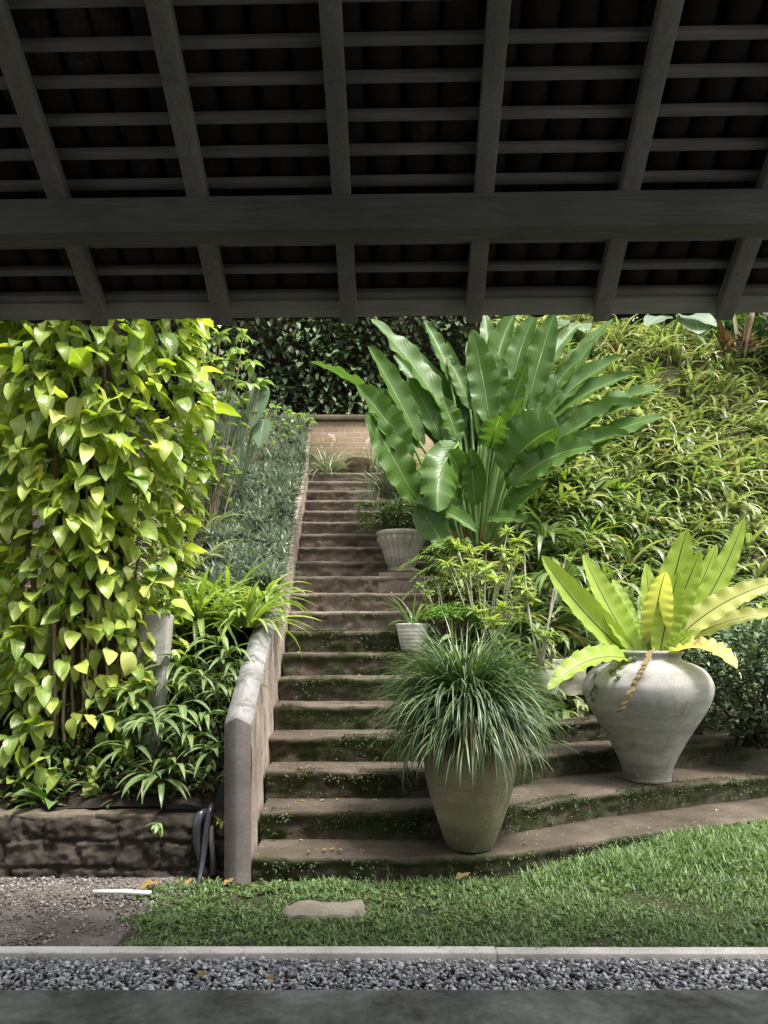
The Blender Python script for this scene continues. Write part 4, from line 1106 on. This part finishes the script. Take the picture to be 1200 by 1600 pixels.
p = [F(1017, 1015, 5.2), F(1010, 1035, 5.03), F(998, 1055, 4.97), F(983, 1085, 4.955), F(968, 1112, 4.97)]
p = np.array(p); tt = np.linspace(0, 4, 40); q = np.stack([np.interp(tt, range(5), p[:, i]) for i in range(3)], 1)
wv = .024 + .006 * np.sin(tt * 9) + .004 * np.sin(tt * 23)
V = np.concatenate([np.stack([q[:, 0] - wv, q[:, 1] + .012 * np.sin(tt * 21), q[:, 2] - wv * .4], 1)[:, None], (q + [0, -.018, 0])[:, None], np.stack([q[:, 0] + wv, q[:, 1] + .012 * np.sin(tt * 19 + 1), q[:, 2] + wv * .4], 1)[:, None]], 1)
i = np.arange(39)[:, None] * 3 + np.arange(2)[None, :]
mb.add(V, np.stack([i, i + 1, i + 4, i + 3], -1).reshape(-1, 4), np.stack(np.broadcast_arrays(np.array([0, .5, 1])[None, :], tt[:, None] / 4), -1))
mb.build('dead_frond', M['deadfrond'], fn)
for a in np.linspace(-2.9, -.2, 9):
    mb = MB(); blades(mb, [(.17 * math.cos(a), .17 * math.sin(a), -.05)], a + R.normal(0, .2), R.uniform(-.1, .6), R.uniform(.10, .2), R.uniform(.025, .045), R.uniform(.8, 1.8), 'strap', 6, 3, .4, .3)
    mb.build('dead_base', M['deadfrond'], fn)
# creeper on the jar shoulder
cr = thing('jar_creeper', 'thin creeper with small round leaves trailing on the grey jar shoulder', 'plant', (1.72, 5.2, 1.2))
mb = MB(); ml = MB(); CO = np.array([1.72, 5.2, 1.2])
for path in (((985, 1028), (955, 1036), (930, 1050), (928, 1072), (922, 1088)), ((985, 1028), (968, 1040), (958, 1048), (965, 1055))):
    pts = []
    for px, py in path:
        Y = 5.47                       # find the jar face along this line of sight
        for _ in range(40):
            p = at(px, py, Y); rr = np.interp(p[2] - .312, [0, .31, .44, .55, .64, .71, .785, .83, .865, .92], [.165, .29, .372, .435, .463, .455, .405, .325, .245, .252]) * .955 + .013
            dx = p[0] - 1.875
            Yn = 5.47 - math.sqrt(max(1e-4, rr * rr - dx * dx)) if abs(dx) < rr else 5.45
            Y = .5 * Y + .5 * Yn
        pts.append(at(px, py, Y) - CO)
    tube(mb, pts, .0025, 5)
    P = np.array([p + R.normal(0, .012, 3) for p in pts for _ in range(4)]); n = len(P)
    blades(ml, P + [0, -.008, 0], R.uniform(-2.6, -.6, n), R.uniform(-1.2, .2, n), R.uniform(.03, .05, n), R.uniform(.025, .035, n), R.uniform(.2, .8, n), 'ovate', 4, 3, .1)
mb.build('stem', M['bark'], cr); ml.build('foliage', M['darkshrub'], cr)

# fluted urn on the stair edge
uy = 7.62; ub = at(627, 896, uy)
ur = thing('fluted_urn', 'flared fluted stone urn on a ledge at the right edge of the steps', 'pot', ub)
mb = MB()
lathe(mb, [(.135, 0), (.145, .02), (.135, .045), (.132, .07), (.15, .17), (.185, .27), (.225, .345), (.250, .37), (.252, .40), (.235, .412), (.215, .405), (.20, .36), (.05, .35)], (0, 0, 0), 120, flute=(20, .14, lambda z: np.minimum((z - .05) * 20, (.362 - z) * 30)))
mb.build('body', M['urn'], ur)
mb = MB(); rockblock(mb, (0, 0, -.20), (.46, .46, .395), .10, 8, .012, 6)
mb.build('pedestal', M['step'], ur)
ush = thing('urn_shrub', 'bushy small leaved shrub with trailing stems planted in the fluted urn', 'shrub', ub + np.array([0, 0, .38]))
mb = MB()
def pos(n):
    p = N(R.normal(0, 1, (n, 3))) * R.uniform(.45, 1, (n, 1)) * np.array([.23, .22, .19]) + np.array([-.0, 0, .19])
    q = np.stack([-.12 - R.uniform(0, .32, n), R.normal(0, .10, n), R.uniform(.05, .33, n)], 1)
    return np.where((R.random(n) < .22)[:, None], q, p)
leaf_cloud(mb, 1500, pos, (.03, .06), (.4, .6), 'ovate', (-.4, .9), (.1, .9))
mb.build('foliage', M['shrub'], ush)
mb = MB()
for k in range(26): tube(mb, [(R.normal(0, .05), R.normal(0, .05), -.03), (R.normal(0, .10), R.normal(0, .08), .15), (R.normal(-.04, .17), R.normal(0, .12), R.uniform(.15, .38))], .004, 5)
mb.build('stem', M['drystem'], ush)

# white ribbed pot
wy = 6.25; wb = at(645, 1021, wy)
wp_ = thing('white_pot', 'small white horizontally ribbed pot on the right edge of the steps', 'pot', wb)
mb = MB(); prof = [(.082, 0), (.088, .01)]
for k in range(7): prof += [(.093 + k * .006, .02 + k * .03), (.098 + k * .006, .033 + k * .03)]
prof += [(.139, .225), (.142, .238), (.130, .24), (.122, .22), (.03, .21)]
lathe(mb, prof, (0, 0, 0), 56); mb.build('body', M['whitepot'], wp_)
strap_clump('spiky_plant', 'spiky strap leaved plant growing in the white ribbed pot', 'plant', wb + np.array([0, 0, .215]), 26, (.22, .42), (.016, .026), M['fan'], (.4, 1.45), (.2, 1.6), spread=.05)
b = np.array([1.33, 6.48, .852])
o = thing('pale_pot', 'pale blue grey pot half hidden behind the grass dome', 'pot', b)
mb = MB(); lathe(mb, [(.12, 0), (.13, .02), (.15, .12), (.165, .24), (.175, .29), (.17, .30), (.155, .29), (.15, .2), (.03, .19)], (0, 0, 0), 48); mb.build('body', M['whitepot'], o)
mb = MB(); rockblock(mb, (1.56, 6.68, 1.0), (.30, .26, .34), .2, 9, .022, 6, .1)
tag(mb.build('stone_block', M['urn']), 'weathered pale stone block behind the tall grass jar', 'stone block')

# silver grasses at the head of the steps
for lab, px, py, Y, n, L in (('silver grass clump at the top left of the landing', 513, 742, 10.45, 190, (.36, .60)), ('silver grass clump at the top right against the brick wall', 583, 738, 10.5, 150, (.32, .55)), ('silver white spiky grass clump beside the upper steps', 606, 778, 8.3, 230, (.32, .56))):
    strap_clump('silver_grass', lab, 'plant', at(px, py, Y), n, L, (.011, .017), M['silver'], (.4, 1.5), (.5, 1.9), 'grass', 'silver grass clumps', spread=.09)
b = at(560, 745, 10.45); o = thing('clay_bowl', 'dark clay bowl on the landing between the silver grasses', 'pot', b)
mb = MB(); lathe(mb, [(.07, 0), (.09, .02), (.15, .12), (.19, .22), (.18, .235), (.16, .22), (.03, .2)], (0, 0, 0), 40); mb.build('body', M['claypot'], o)

# ------------------------------------------------------------------ giant leaved plant
GB = np.array([.95, 7.6, float(hill_z(.95, 7.6)) + .02])
gt = thing('giant_leaf_plant', 'huge paddle leaved plant fanning out beside the steps', 'plant', GB)
def G(px, py, Y): return at(px, py, Y) - GB
GL = [  # base px, blade start, tip, width m, face, bow, tip distance
    ((700, 820), (612, 645), (484, 565), .36, (.45, -.55, .75), .04, 7.2),
    ((715, 810), (690, 640), (580, 498), .36, (.5, -.7, .4), .05, 7.6),
    ((715, 810), (655, 690), (574, 540), .32, (.5, -.8, .35), .03, 7.3),
    ((710, 820), (640, 720), (556, 602), .38, (.2, -1, .3), .05, 7.0),
    ((705, 830), (650, 785), (572, 645), .42, (.15, -1, .25), .02, 7.0),
    ((730, 830), (705, 600), (663, 503), .22, (.3, -1, .3), .05, 7.9),
    ((740, 830), (765, 665), (738, 515), .36, (.1, -1, .15), .03, 7.5),
    ((745, 830), (765, 600), (757, 488), .22, (.1, -1, .15), .02, 8.1),
    ((745, 830), (770, 620), (803, 492), .28, (-.3, -1, .2), .03, 8.0),
    ((755, 830), (800, 620), (838, 488), .30, (-.2, -1, .25), .03, 7.8),
    ((760, 830), (822, 640), (866, 490), .34, (-.2, -1, .3), .02, 7.6),
    ((755, 830), (790, 670), (824, 568), .24, (-.3, -1, .2), .03, 7.3),
    ((755, 830), (780, 690), (816, 622), .20, (-.3, -1, .3), .03, 7.1),
    ((765, 830), (850, 640), (958, 498), .28, (-.4, -.8, .6), .04, 7.9),
    ((765, 830), (835, 670), (975, 556), .26, (-.4, -.75, .7), .05, 7.5),
    ((770, 830), (860, 700), (1032, 606), .36, (-.3, -.6, .9), .06, 7.2),
    ((775, 830), (850, 735), (1037, 650), .34, (-.3, -.7, .6), .07, 7.0),
    ((765, 835), (800, 760), (928, 698), .42, (-.2, -1, .3), .12, 6.8),
    ((765, 830), (855, 700), (968, 636), .28, (-.3, -.8, .6), .08, 7.3),
    ((735, 835), (716, 694), (684, 800), .44, (.1, .9, .35), .09, 6.85),
    ((760, 835), (790, 740), (872, 668), .46, (-.1, .9, .5), .10, 6.9),
    ((750, 835), (765, 700), (782, 650), .34, (0, -1, .2), .02, 7.0),
    ((735, 845), (645, 783), (745, 832), .22, (-.1, -.6, 1), .06, 6.9),
    ((735, 850), (652, 790), (694, 858), .34, (0, -1, .2), .02, 6.95),
    ((765, 850), (762, 812), (830, 816), .22, (0, -.8, .6), .05, 7.0),
    ((745, 830), (735, 640), (700, 560), .26, (.2, -1, .2), .03, 7.8),
    ((740, 830), (690, 690), (640, 590), .30, (.4, -1, .3), .03, 7.6),
    ((740, 830), (715, 690), (690, 620), .28, (.2, -1, .2), .03, 7.5),
    ((755, 830), (840, 650), (905, 560), .26, (-.3, -1, .4), .04, 7.6),
    ((755, 830), (815, 690), (880, 610), .28, (-.3, -1, .4), .04, 7.3),
    ((755, 830), (830, 620), (905, 505), .24, (-.3, -1, .4), .03, 8.2),
    ((750, 830), (775, 640), (785, 560), .26, (0, -1, .2), .03, 7.7),
    ((740, 830), (670, 640), (615, 555), .24, (.4, -.9, .3), .04, 8.0),
    ((748, 830), (800, 720), (850, 660), .30, (-.2, -1, .3), .05, 7.1),
]
GL += [((765, 830), (860, 640), (930, 530), .24, (-.4, -.9, .4), .03, 7.7), ((765, 830), (850, 660), (990, 585), .26, (-.4, -.8, .6), .05, 7.4),
       ((770, 830), (870, 690), (1005, 632), .28, (-.3, -.7, .8), .06, 7.1), ((770, 830), (850, 725), (985, 680), .28, (-.3, -.8, .6), .08, 7.0),
       ((750, 835), (730, 760), (700, 705), .34, (.2, -1, .2), .03, 7.1), ((755, 835), (800, 770), (845, 700), .34, (-.2, -1, .2), .03, 7.1),
       ((745, 835), (720, 790), (660, 730), .30, (.2, -1, .2), .03, 7.2), ((760, 835), (790, 800), (850, 755), .30, (-.2, -1, .2), .04, 7.0),
       ((745, 835), (742, 790), (735, 700), .28, (0, -1, .2), .02, 7.2), ((720, 835), (660, 700), (600, 610), .26, (.4, -.9, .35), .03, 7.4)]
for k in range(46):
    f = R.uniform(-1, 1); e = R.uniform(.55, 1)
    tx = 760 + 210 * f * e; ty = 840 - 330 * e * math.sqrt(1 - .45 * f * f)
    GL.append(((748 + 20 * f, 832), (760 + 90 * f * e + R.normal(0, 8), 840 - 175 * e), (tx, ty), R.uniform(.16, .25), (-.6 * f, -1, R.uniform(.1, .5)), R.uniform(.01, .05), R.uniform(7.7, 8.4)))
for (b, s_, tpx, w, face, bow, Y) in GL:
    mb = MB(); Ys = .55 * 7.6 + .45 * Y
    p0 = G(b[0], b[1], 7.55 + R.uniform(-.1, .1)); p0[2] = min(p0[2], .25); p1 = G(*s_, Ys); p2 = G(*tpx, Y)
    u = np.linspace(0, 1, 8)[:, None]; c = np.array([p0[0] * .6 + p1[0] * .4, p0[1] * .6 + p1[1] * .4, p1[2] * .75])
    p0 = p0 * np.array([.6, .6, 0]) + np.array([0, 0, -.05])
    tube(mb, (1 - u) ** 2 * p0 + 2 * u * (1 - u) * c + u ** 2 * p1, np.linspace(.02, .012, 8), 7, uv=(.5, .5))
    frond(mb, p1, p2, face, w * (.84 if w < .45 else .95), 'paddle', bow + R.uniform(-.01, .03), (0, .3, 1), 0, 30, 9, R.uniform(.2, .5), R.uniform(.09, .18), R.uniform(2.5, 5.2), .013, curl=R.uniform(-.3, .5), skew=R.normal(0, .25))
    mb.build('leaf', M['giant'], gt)
mb = MB(); n = 60; a = R.uniform(0, 6.3, n)
blades(mb, np.stack([.12 * np.cos(a), .12 * np.sin(a), np.zeros(n)], 1), a, R.uniform(.3, 1.5, n), R.uniform(.2, .6, n), R.uniform(.02, .05, n), R.uniform(0, 1, n), 'strap', 5, 3, .4)
mb.build('dead_sheaths', M['brownstalk'], gt)

# ------------------------------------------------------------------ variegated shrub, palm, spikemoss in the middle
tips = [at(px, py, Y) for px, py, Y in ((735, 862, 6.3), (760, 855, 6.4), (745, 880, 6.1), (715, 855, 6.5), (790, 880, 6.3), (775, 905, 6.2), (815, 905, 6.2), (812, 845, 6.4), (793, 830, 6.5), (785, 860, 6.3), (805, 870, 6.3), (830, 935, 6.1), (760, 890, 6.0), (725, 890, 6.1), (820, 920, 6.1), (700, 880, 6.3), (745, 955, 6.0), (770, 970, 5.9), (785, 950, 6.0))]
stem_plant('variegated_shrub', 'leggy shrub with pale stems and creamy edged leaf whorls', 'shrub', at(760, 1045, 6.2), tips, 16, (.08, .14), (.20, .28), M['varieg'], M['palestem'], .008, (-.2, 1.0), (.3, 1.1), 'lance', 3)
stem_plant('bare_stem_shrub', 'pale crossing bare stems with few leaf whorls behind the grass dome', 'shrub', at(842, 1035, 5.95), [at(868, 905, 6.0), at(820, 860, 6.2), at(885, 870, 6.1), at(855, 990, 5.9)], 7, (.07, .11), (.2, .28), M['varieg'], M['palestem'], .011, (-.2, 1.0), (.3, 1.1), 'lance', 1)
tips = [at(px, py, Y) for px, py, Y in ((660, 895, 6.6), (675, 900, 6.6), (655, 915, 6.5), (668, 925, 6.5), (685, 890, 6.6))]
stem_plant('yellow_green_sprig', 'yellow green leafy sprig beside the fluted urn', 'shrub', at(690, 1000, 6.5), tips, 9, (.05, .09), (.3, .4), M['pale'], M['palestem'], .006, (-.2, 1.0), (.3, 1.1), 'ovate', 5)
tips = [at(px, py, 6.0) for px, py in ((840, 985), (865, 988), (850, 1000), (875, 1000))]
stem_plant('low_sprig', 'low pale leafy sprig behind the stone block', 'shrub', at(860, 1040, 6.2), tips, 10, (.06, .1), (.25, .35), M['pale'], M['palestem'], .005, (0, 1.0), (.3, 1.1), 'lance', 2)
# small palm
pm = thing('small_palm', 'small feather palm with fine arching fronds beside the fluted urn', 'palm', at(735, 960, 6.7)); PB = at(735, 960, 6.7)
for k, (px, py) in enumerate(((632, 888), (650, 905), (665, 868), (690, 858), (720, 860), (770, 905), (640, 930))):
    mb = MB(); tip = at(px, py, 6.6) - PB; u = np.linspace(0, 1, 15)[:, None]
    mid = np.array([tip[0] * .35, tip[1] * .5, max(tip[2], .1) + .33])
    C_ = 2 * u * (1 - u) * mid + u ** 2 * tip
    tube(mb, C_, np.linspace(.006, .002, 15), 5, uv=(.5, .5))
    ax = np.gradient(C_, axis=0)[3:]; azs = np.arctan2(ax[:, 1], ax[:, 0])
    for sgn in (-1, 1):
        for sub in (0, .5):
            q = C_[3:] + sub * ax
            blades(mb, q, azs + sgn * 1.0, .35 + R.normal(0, .1, len(q)), np.linspace(.21, .11, len(q)), .014, 1.1, 'grass', 5, 2, 0)
    mb.build('frond', M['palm'], pm)
# spikemoss mound
sm = thing('spikemoss', 'bright green feathery mound above the grass dome', 'plant', at(706, 985, 6.2))
mb = MB()
def pos(n):
    a = R.uniform(0, 6.3, n); r = np.sqrt(R.random(n)); return np.stack([.24 * r * np.cos(a), .18 * r * np.sin(a), .2 * (1 - r ** 2 * .5) + R.normal(0, .012, n)], 1)
leaf_cloud(mb, 2600, pos, (.02, .045), (.25, .4), 'lance', (-.2, .5), (.3, 1))
mb.build('foliage', M['moss'], sm)
mb = MB()
for k in range(46):
    a = R.uniform(0, 6.3); r = R.uniform(.02, .17); tube(mb, [(r * .6 * math.cos(a), r * .5 * math.sin(a), -.25), (r * math.cos(a), r * .8 * math.sin(a), .15)], .004, 5)
mb.build('stem', M['drystem'], sm)
# brown withered stalks
ws = thing('withered_stalks', 'brown withered stalks standing behind the spikemoss mound', 'plant', at(745, 975, 6.75))
mb = MB(); n = 110; x = R.uniform(-.45, .4, n)
blades(mb, np.stack([x, R.normal(0, .08, n), R.uniform(-.1, .05, n)], 1), R.uniform(0, 6.3, n), R.uniform(1.1, 1.6, n), R.uniform(.25, .55, n), R.uniform(.015, .04, n), R.uniform(0, .9, n), 'strap', 5, 3, .5)
mb.build('stalk', M['brownstalk'], ws)

# ------------------------------------------------------------------ hillside
m = MB()
def hill_clumps(n, xr, yr, L, W, nl, mat_mb, keepf=None, up=.04, elr=(.1, 1.3), bend=(.7, 2.1), mi=0):
    x = R.uniform(*xr, n); y = R.uniform(*yr, n)
    k = (y > foot(x) - .1) & (x > .62 - LEAN * (y - 4.2) + .0)
    if keepf is not None: k &= keepf(x, y)
    x, y = x[k], y[k]; n = len(x)
    P = np.repeat(np.stack([x, y, hill_z(x, y) + up], 1), nl, 0) + R.normal(0, .03, (n * nl, 3))
    sz = np.repeat(R.uniform(.7, 1.25, n), nl)
    blades(mat_mb, P, R.uniform(0, 6.3, n * nl), R.uniform(*elr, n * nl), R.uniform(*L, n * nl) * sz, R.uniform(*W, n * nl) * sz, R.uniform(*bend, n * nl), 'lance', 6, 3, .3, 0, 3, R.normal(0, .25, n * nl), R.normal(0, .3, n * nl), mi=mi)
def bare(x, y):
    g = np.array([mnoise.noise(Vector((a * 1.6, b * 1.6, 5))) for a, b in zip(x, y)])
    patch = ((x - 4.3) / .55) ** 2 + ((y - 9.0) / .45) ** 2 < 1
    return (g > -.55) & ~(patch & (R.random(len(x)) < .85))
hill_clumps(1500, (.6, 6.2), (6.0, 10.2), (.18, .40), (.028, .052), 13, m, bare)
pat2 = lambda x, y: np.array([mnoise.noise(Vector((a * 1.1, b * 1.3, 21))) for a, b in zip(x, y)]) > .12
pat3 = lambda x, y: np.array([mnoise.noise(Vector((a * 1.4, b * 1.2, 33))) for a, b in zip(x, y)]) > .24
hill_clumps(900, (.6, 6.2), (6.0, 10.4), (.06, .14), (.03, .055), 16, m, pat2, .16, (-.2, 1.2), (.2, 1.0), mi=2)
hill_clumps(420, (.6, 6.2), (6.0, 10.4), (.30, .52), (.022, .036), 16, m, pat3, .14, (.4, 1.4), (.9, 2.2), mi=3)
low = lambda x, y: (y - foot(x) < R.uniform(.2, 2.4, len(x))) & bare(x, y)
hill_clumps(1500, (.6, 6.2), (6.0, 9.6), (.24, .46), (.036, .062), 11, m, low, .05, (.2, 1.3), (1.0, 2.4), mi=1)
hill_clumps(600, (.6, 6.2), (6.0, 10.2), (.10, .20), (.03, .055), 12, m, None, .12)
hill_clumps(260, (.6, 6.2), (6.0, 10.2), (.34, .55), (.045, .07), 9, m, None, .06)
hill_clumps(520, (.6, 7.5), (8.9, 11.5), (.3, .55), (.03, .05), 14, m, None, .12)
tag(m.build('bank_plants', [M['hill'], M['fan'], M['shrub'], M['strap']]), 'dense mass of arching strap leaved plants covering the right bank', 'bank plants', kind='stuff')
m = MB()
x, y = scatter(2600, .9, 5.5, 6.2, 10)
k = y > foot(x) - .2; x, y = x[k], y[k]; n = len(x)
blades(m, np.stack([x, y, hill_z(x, y) + R.uniform(.0, .12, n)], 1), R.uniform(0, 6.3, n), R.uniform(-1.0, .8, n), R.uniform(.15, .32, n), R.uniform(.012, .03, n), R.uniform(.5, 1.9, n), 'strap', 5, 3, .4)
tag(m.build('dead_foliage', M['brownstalk']), 'withered brown leaves hanging among the bank plants', 'dead foliage', kind='stuff')

def on_hill(px, py):
    for Y in np.arange(6.0, 12, .02):
        p = at(px, py, Y)
        if hill_z(p[0], p[1]) >= p[2] and Y > foot(p[0]) - .3: return p
    return at(px, py, 9)
bright = [('bright green rosette beside the right end of the bank, above the fern tips', 1092, 775, 26), ('bright green rosette high on the bank right of the giant leaves', 965, 790, 24), ('bright green rosette just right of the giant plant stems', 882, 775, 24), ('small bright green rosette in the middle of the bank', 1052, 715, 20), ('yellow green rosette near the top of the bank', 1015, 600, 20), ('bright green rosette at the right edge of the bank', 1165, 745, 22), ('bright rosette directly above the leftmost fern frond', 920, 850, 20)]
for lab, px, py, n in bright:
    p = on_hill(px, py); strap_clump('bright_rosette', lab, 'plant', p + np.array([0, -.05, .08]), n, (.26, .44), (.028, .042), M['hillbright'], (.4, 1.4), (.6, 1.8), 'lance', 'bright rosettes on the right bank', spread=.04)
# big drooping strap plants at the bank foot
for lab, px, py, Y, n in (('large drooping dark strap plant left of the fern fronds', 880, 905, 6.7, 34), ('large drooping strap plant under the giant leaves', 850, 840, 7.2, 30), ('large drooping strap plant behind the right fern fronds', 1125, 960, 6.8, 34), ('large drooping strap plant at the right edge above the dark shrub', 1185, 985, 6.6, 30), ('large drooping strap plant behind the grey jar', 1000, 960, 7.1, 34), ('drooping strap plant between the spikemoss and the bank', 800, 925, 6.9, 26), ('drooping strap plant nearest the left shoulder of the jar', 915, 970, 6.5, 24)):
    strap_clump('drooping_plant', lab, 'plant', at(px, py, Y), n, (.36, .58), (.04, .062), M['fan'], (.2, 1.3), (1.1, 2.4), 'lance', 'drooping strap plants along the bank foot', spread=.08)
# undergrowth at the foot of the bank
m = MB()
x, y = scatter(2300, .75, 5.2, 5.75, 7.6)
k = (y > foot(x) - .42 + .1 * np.sin(x * 7)); x, y = x[k], y[k]; n = len(x)
blades(m, np.stack([x, y, hill_z(x, y) + R.uniform(0, .16, n)], 1), R.uniform(0, 6.3, n), R.uniform(-.3, 1.2, n), R.uniform(.05, .2, n), R.uniform(.015, .045, n), R.uniform(.2, 1.4, n), 'lance', 4, 3, .3)
tag(m.build('bank_undergrowth', M['shrub']), 'small shaded plants along the foot of the right bank', 'undergrowth', kind='stuff')
# dark blue green shrub at the right edge
ds = thing('dark_shrub', 'blue green small leaved shrub at the right edge beside the jar', 'shrub', (2.98, 6.05, .62))
mb = MB()
def pos(n):
    p = N(R.normal(0, 1, (n, 3))) * R.uniform(.35, 1, (n, 1)) ** .5 * np.array([.62, .5, .52]); p[:, 2] += .38
    p += .10 * np.stack([[mnoise.noise(Vector((a * 5, b * 5, c * 5 + s))) for a, b, c in p] for s in (0, 9, 18)], 1); return p
leaf_cloud(mb, 4600, pos, (.04, .075), (.42, .6), 'ovate', (-.5, 1.0), (.1, .8))
mb.build('foliage', M['darkshrub'], ds)
mb = MB()
for k in range(30): tube(mb, [(R.normal(0, .08), R.normal(0, .08), -.15), (R.normal(0, .2), R.normal(0, .2), .3), (R.normal(0, .4), R.normal(0, .3), .7)], [.012, .008, .004], 5)
mb.build('stem', M['bark'], ds)
# hilltop: taro leaves, dry branch, trees
tb = at(1090, 545, 10.3); tr = thing('taro_plant', 'dark green taro with a broad drooping leaf on top of the right bank', 'plant', tb)
for a_, b_, w in (((1062, 490), (1120, 510), .42), ((1040, 495), (1010, 510), .34), ((1085, 498), (1092, 522), .5), ((880, 500), (862, 520), .3), ((905, 505), (915, 520), .28)):
    mb = MB(); p = at(*a_, 10.3) - tb; q = at(*b_, 9.95) - tb
    tube(mb, [(p[0] * .9, .6, -.2), p * .8 + np.array([0, .4, .05]), p], [.015, .012, .008], 6, uv=(.5, .5))
    frond(mb, p, q, (-.05, -.7, 1), w, 'heart', .05, (0, 0, 1), 0, 10, 7, .1, .05, 2, .008); mb.build('leaf', M['taro'], tr)
mb = MB(); tube(mb, [at(1163, 560, 9.9), at(1168, 525, 9.9), at(1174, 500, 9.85), at(1176, 480, 9.85)], [.012, .02, .03, .035], 8)
tube(mb, [at(1150, 555, 10), at(1162, 530, 9.95), at(1165, 500, 9.9)], [.008, .007, .005], 6)
tag(mb.build('dry_branch', M['drystem']), 'pale dry branch standing at the top right of the bank', 'branch')
dead = thing('dead_palm_leaf', 'rusty brown withered leaf heap at the top right of the bank', 'plant', at(1150, 545, 10.2))
mb = MB(); n = 34; a = R.uniform(0, 6.3, n)
blades(mb, R.normal(0, .10, (n, 3)) * [1.4, .7, .6], a, R.uniform(.2, 1.5, n), R.uniform(.25, .55, n), R.uniform(.03, .07, n), R.uniform(.2, 1.6, n), 'strap', 6, 3, .4)
mb.build('foliage', M['brownstalk'], dead)

def tree(label, base, h, rad, n, mat, LL, lo=.35):
    t = thing('tree', label, 'tree', base, 'trees beyond the garden')
    mb = MB(); tube(mb, [(0, 0, -.5), (.1, 0, h * .3), (-.05, .1, h * .6), (.1, 0, h * .9)], [.28, .22, .16, .06], 10)
    cl = []
    for k in range(16):
        a = R.uniform(0, 6.3); z = h * R.uniform(lo, .95); r = rad * R.uniform(.3, .85)
        e = np.array([r * math.cos(a), r * math.sin(a), z + .3]); cl.append(e)
        tube(mb, [(0, 0, z - r * .5), e * [.5, .5, 1] - [0, 0, r * .2], e], [.08, .05, .02], 6)
    mb.build('trunk', M['bark'], t)
    ml = MB(); cl = np.array(cl); ci = R.integers(0, len(cl), n)
    P = cl[ci] + N(R.normal(0, 1, (n, 3))) * (R.uniform(.2, 1, (n, 1)) ** .6) * rad * .42 * np.array([1, 1, .75])
    Ls = R.uniform(*LL, n); blades(ml, P, R.uniform(0, 6.3, n), R.uniform(-.8, .6, n), Ls, Ls * R.uniform(.35, .55, n), R.uniform(.1, .9, n), 'ovate', 3, 3, .2, 0, 3, R.normal(0, .4, n))
    ml.build('crown', mat, t)
tree('dark tree beyond the hedge left of the giant leaves', (-1.6, 14.6, 4.6), 5.5, 2.6, 4200, M['dark'], (.16, .30))
tree('mid green tree beyond the bank behind the giant leaves', (2.6, 13.6, 4.6), 4.6, 2.2, 3600, M['tree'], (.14, .28))
tree('mid green tree beyond the top right of the bank', (6.1, 12.6, 4.9), 3.2, 2.4, 6500, M['tree'], (.14, .28), .04)
tree('dense dark tree close behind the climbing vine at the left edge', (-4.3, 8.4, 2.6), 4.6, 2.0, 4200, M['dark'], (.14, .26))
tree('dark tree far left beyond the climbing vine', (-5.6, 12.5, 4.0), 6.0, 2.8, 3400, M['dark'], (.16, .30))

# ------------------------------------------------------------------ light, sky, camera
SUN_EL, SUN_AZ = math.radians(66), math.radians(-38)     # azimuth measured from +X towards +Y of the place where the sun stands
w = bpy.data.worlds.new('World'); bpy.context.scene.world = w; w.use_nodes = True
nt = w.node_tree; nt.nodes.clear()
sk = nt.nodes.new('ShaderNodeTexSky'); sk.sky_type = 'NISHITA'; sk.sun_disc = False
sk.sun_elevation = SUN_EL; sk.sun_rotation = math.pi / 2 - SUN_AZ
sk.dust_density = 6.0; sk.air_density = 1.0; sk.ozone_density = .6
hs = nt.nodes.new('ShaderNodeHueSaturation'); hs.inputs['Saturation'].default_value = .35
bg = nt.nodes.new('ShaderNodeBackground'); bg.inputs['Strength'].default_value = .15
ou = nt.nodes.new('ShaderNodeOutputWorld')
nt.links.new(sk.outputs[0], hs.inputs['Color']); nt.links.new(hs.outputs[0], bg.inputs[0]); nt.links.new(bg.outputs[0], ou.inputs[0])
ld = bpy.data.lights.new('sun', 'SUN'); ld.energy = 2.4; ld.angle = math.radians(12); ld.color = (1, .97, .91)
so = bpy.data.objects.new('sun', ld); C.objects.link(so)
d = Vector((math.cos(SUN_AZ) * math.cos(SUN_EL), math.sin(SUN_AZ) * math.cos(SUN_EL), math.sin(SUN_EL)))
so.rotation_euler = d.to_track_quat('Z', 'Y').to_euler(); so.location = (3, 3, 12)

cd = bpy.data.cameras.new('camera'); cam = bpy.data.objects.new('camera', cd); C.objects.link(cam)
cam.location = (0, 0, H); cam.rotation_euler = (math.pi / 2, 0, 0)
cd.sensor_width = 36; cd.lens = 27; cd.shift_y = .125; cd.clip_start = .05; cd.clip_end = 900
sc = bpy.context.scene; sc.camera = cam
sc.view_settings.view_transform = 'Standard'; sc.view_settings.look = 'None'
sc.view_settings.gamma = 1; sc.view_settings.exposure = 1.4
try: sc.view_settings.use_curve_mapping = False
except Exception: pass
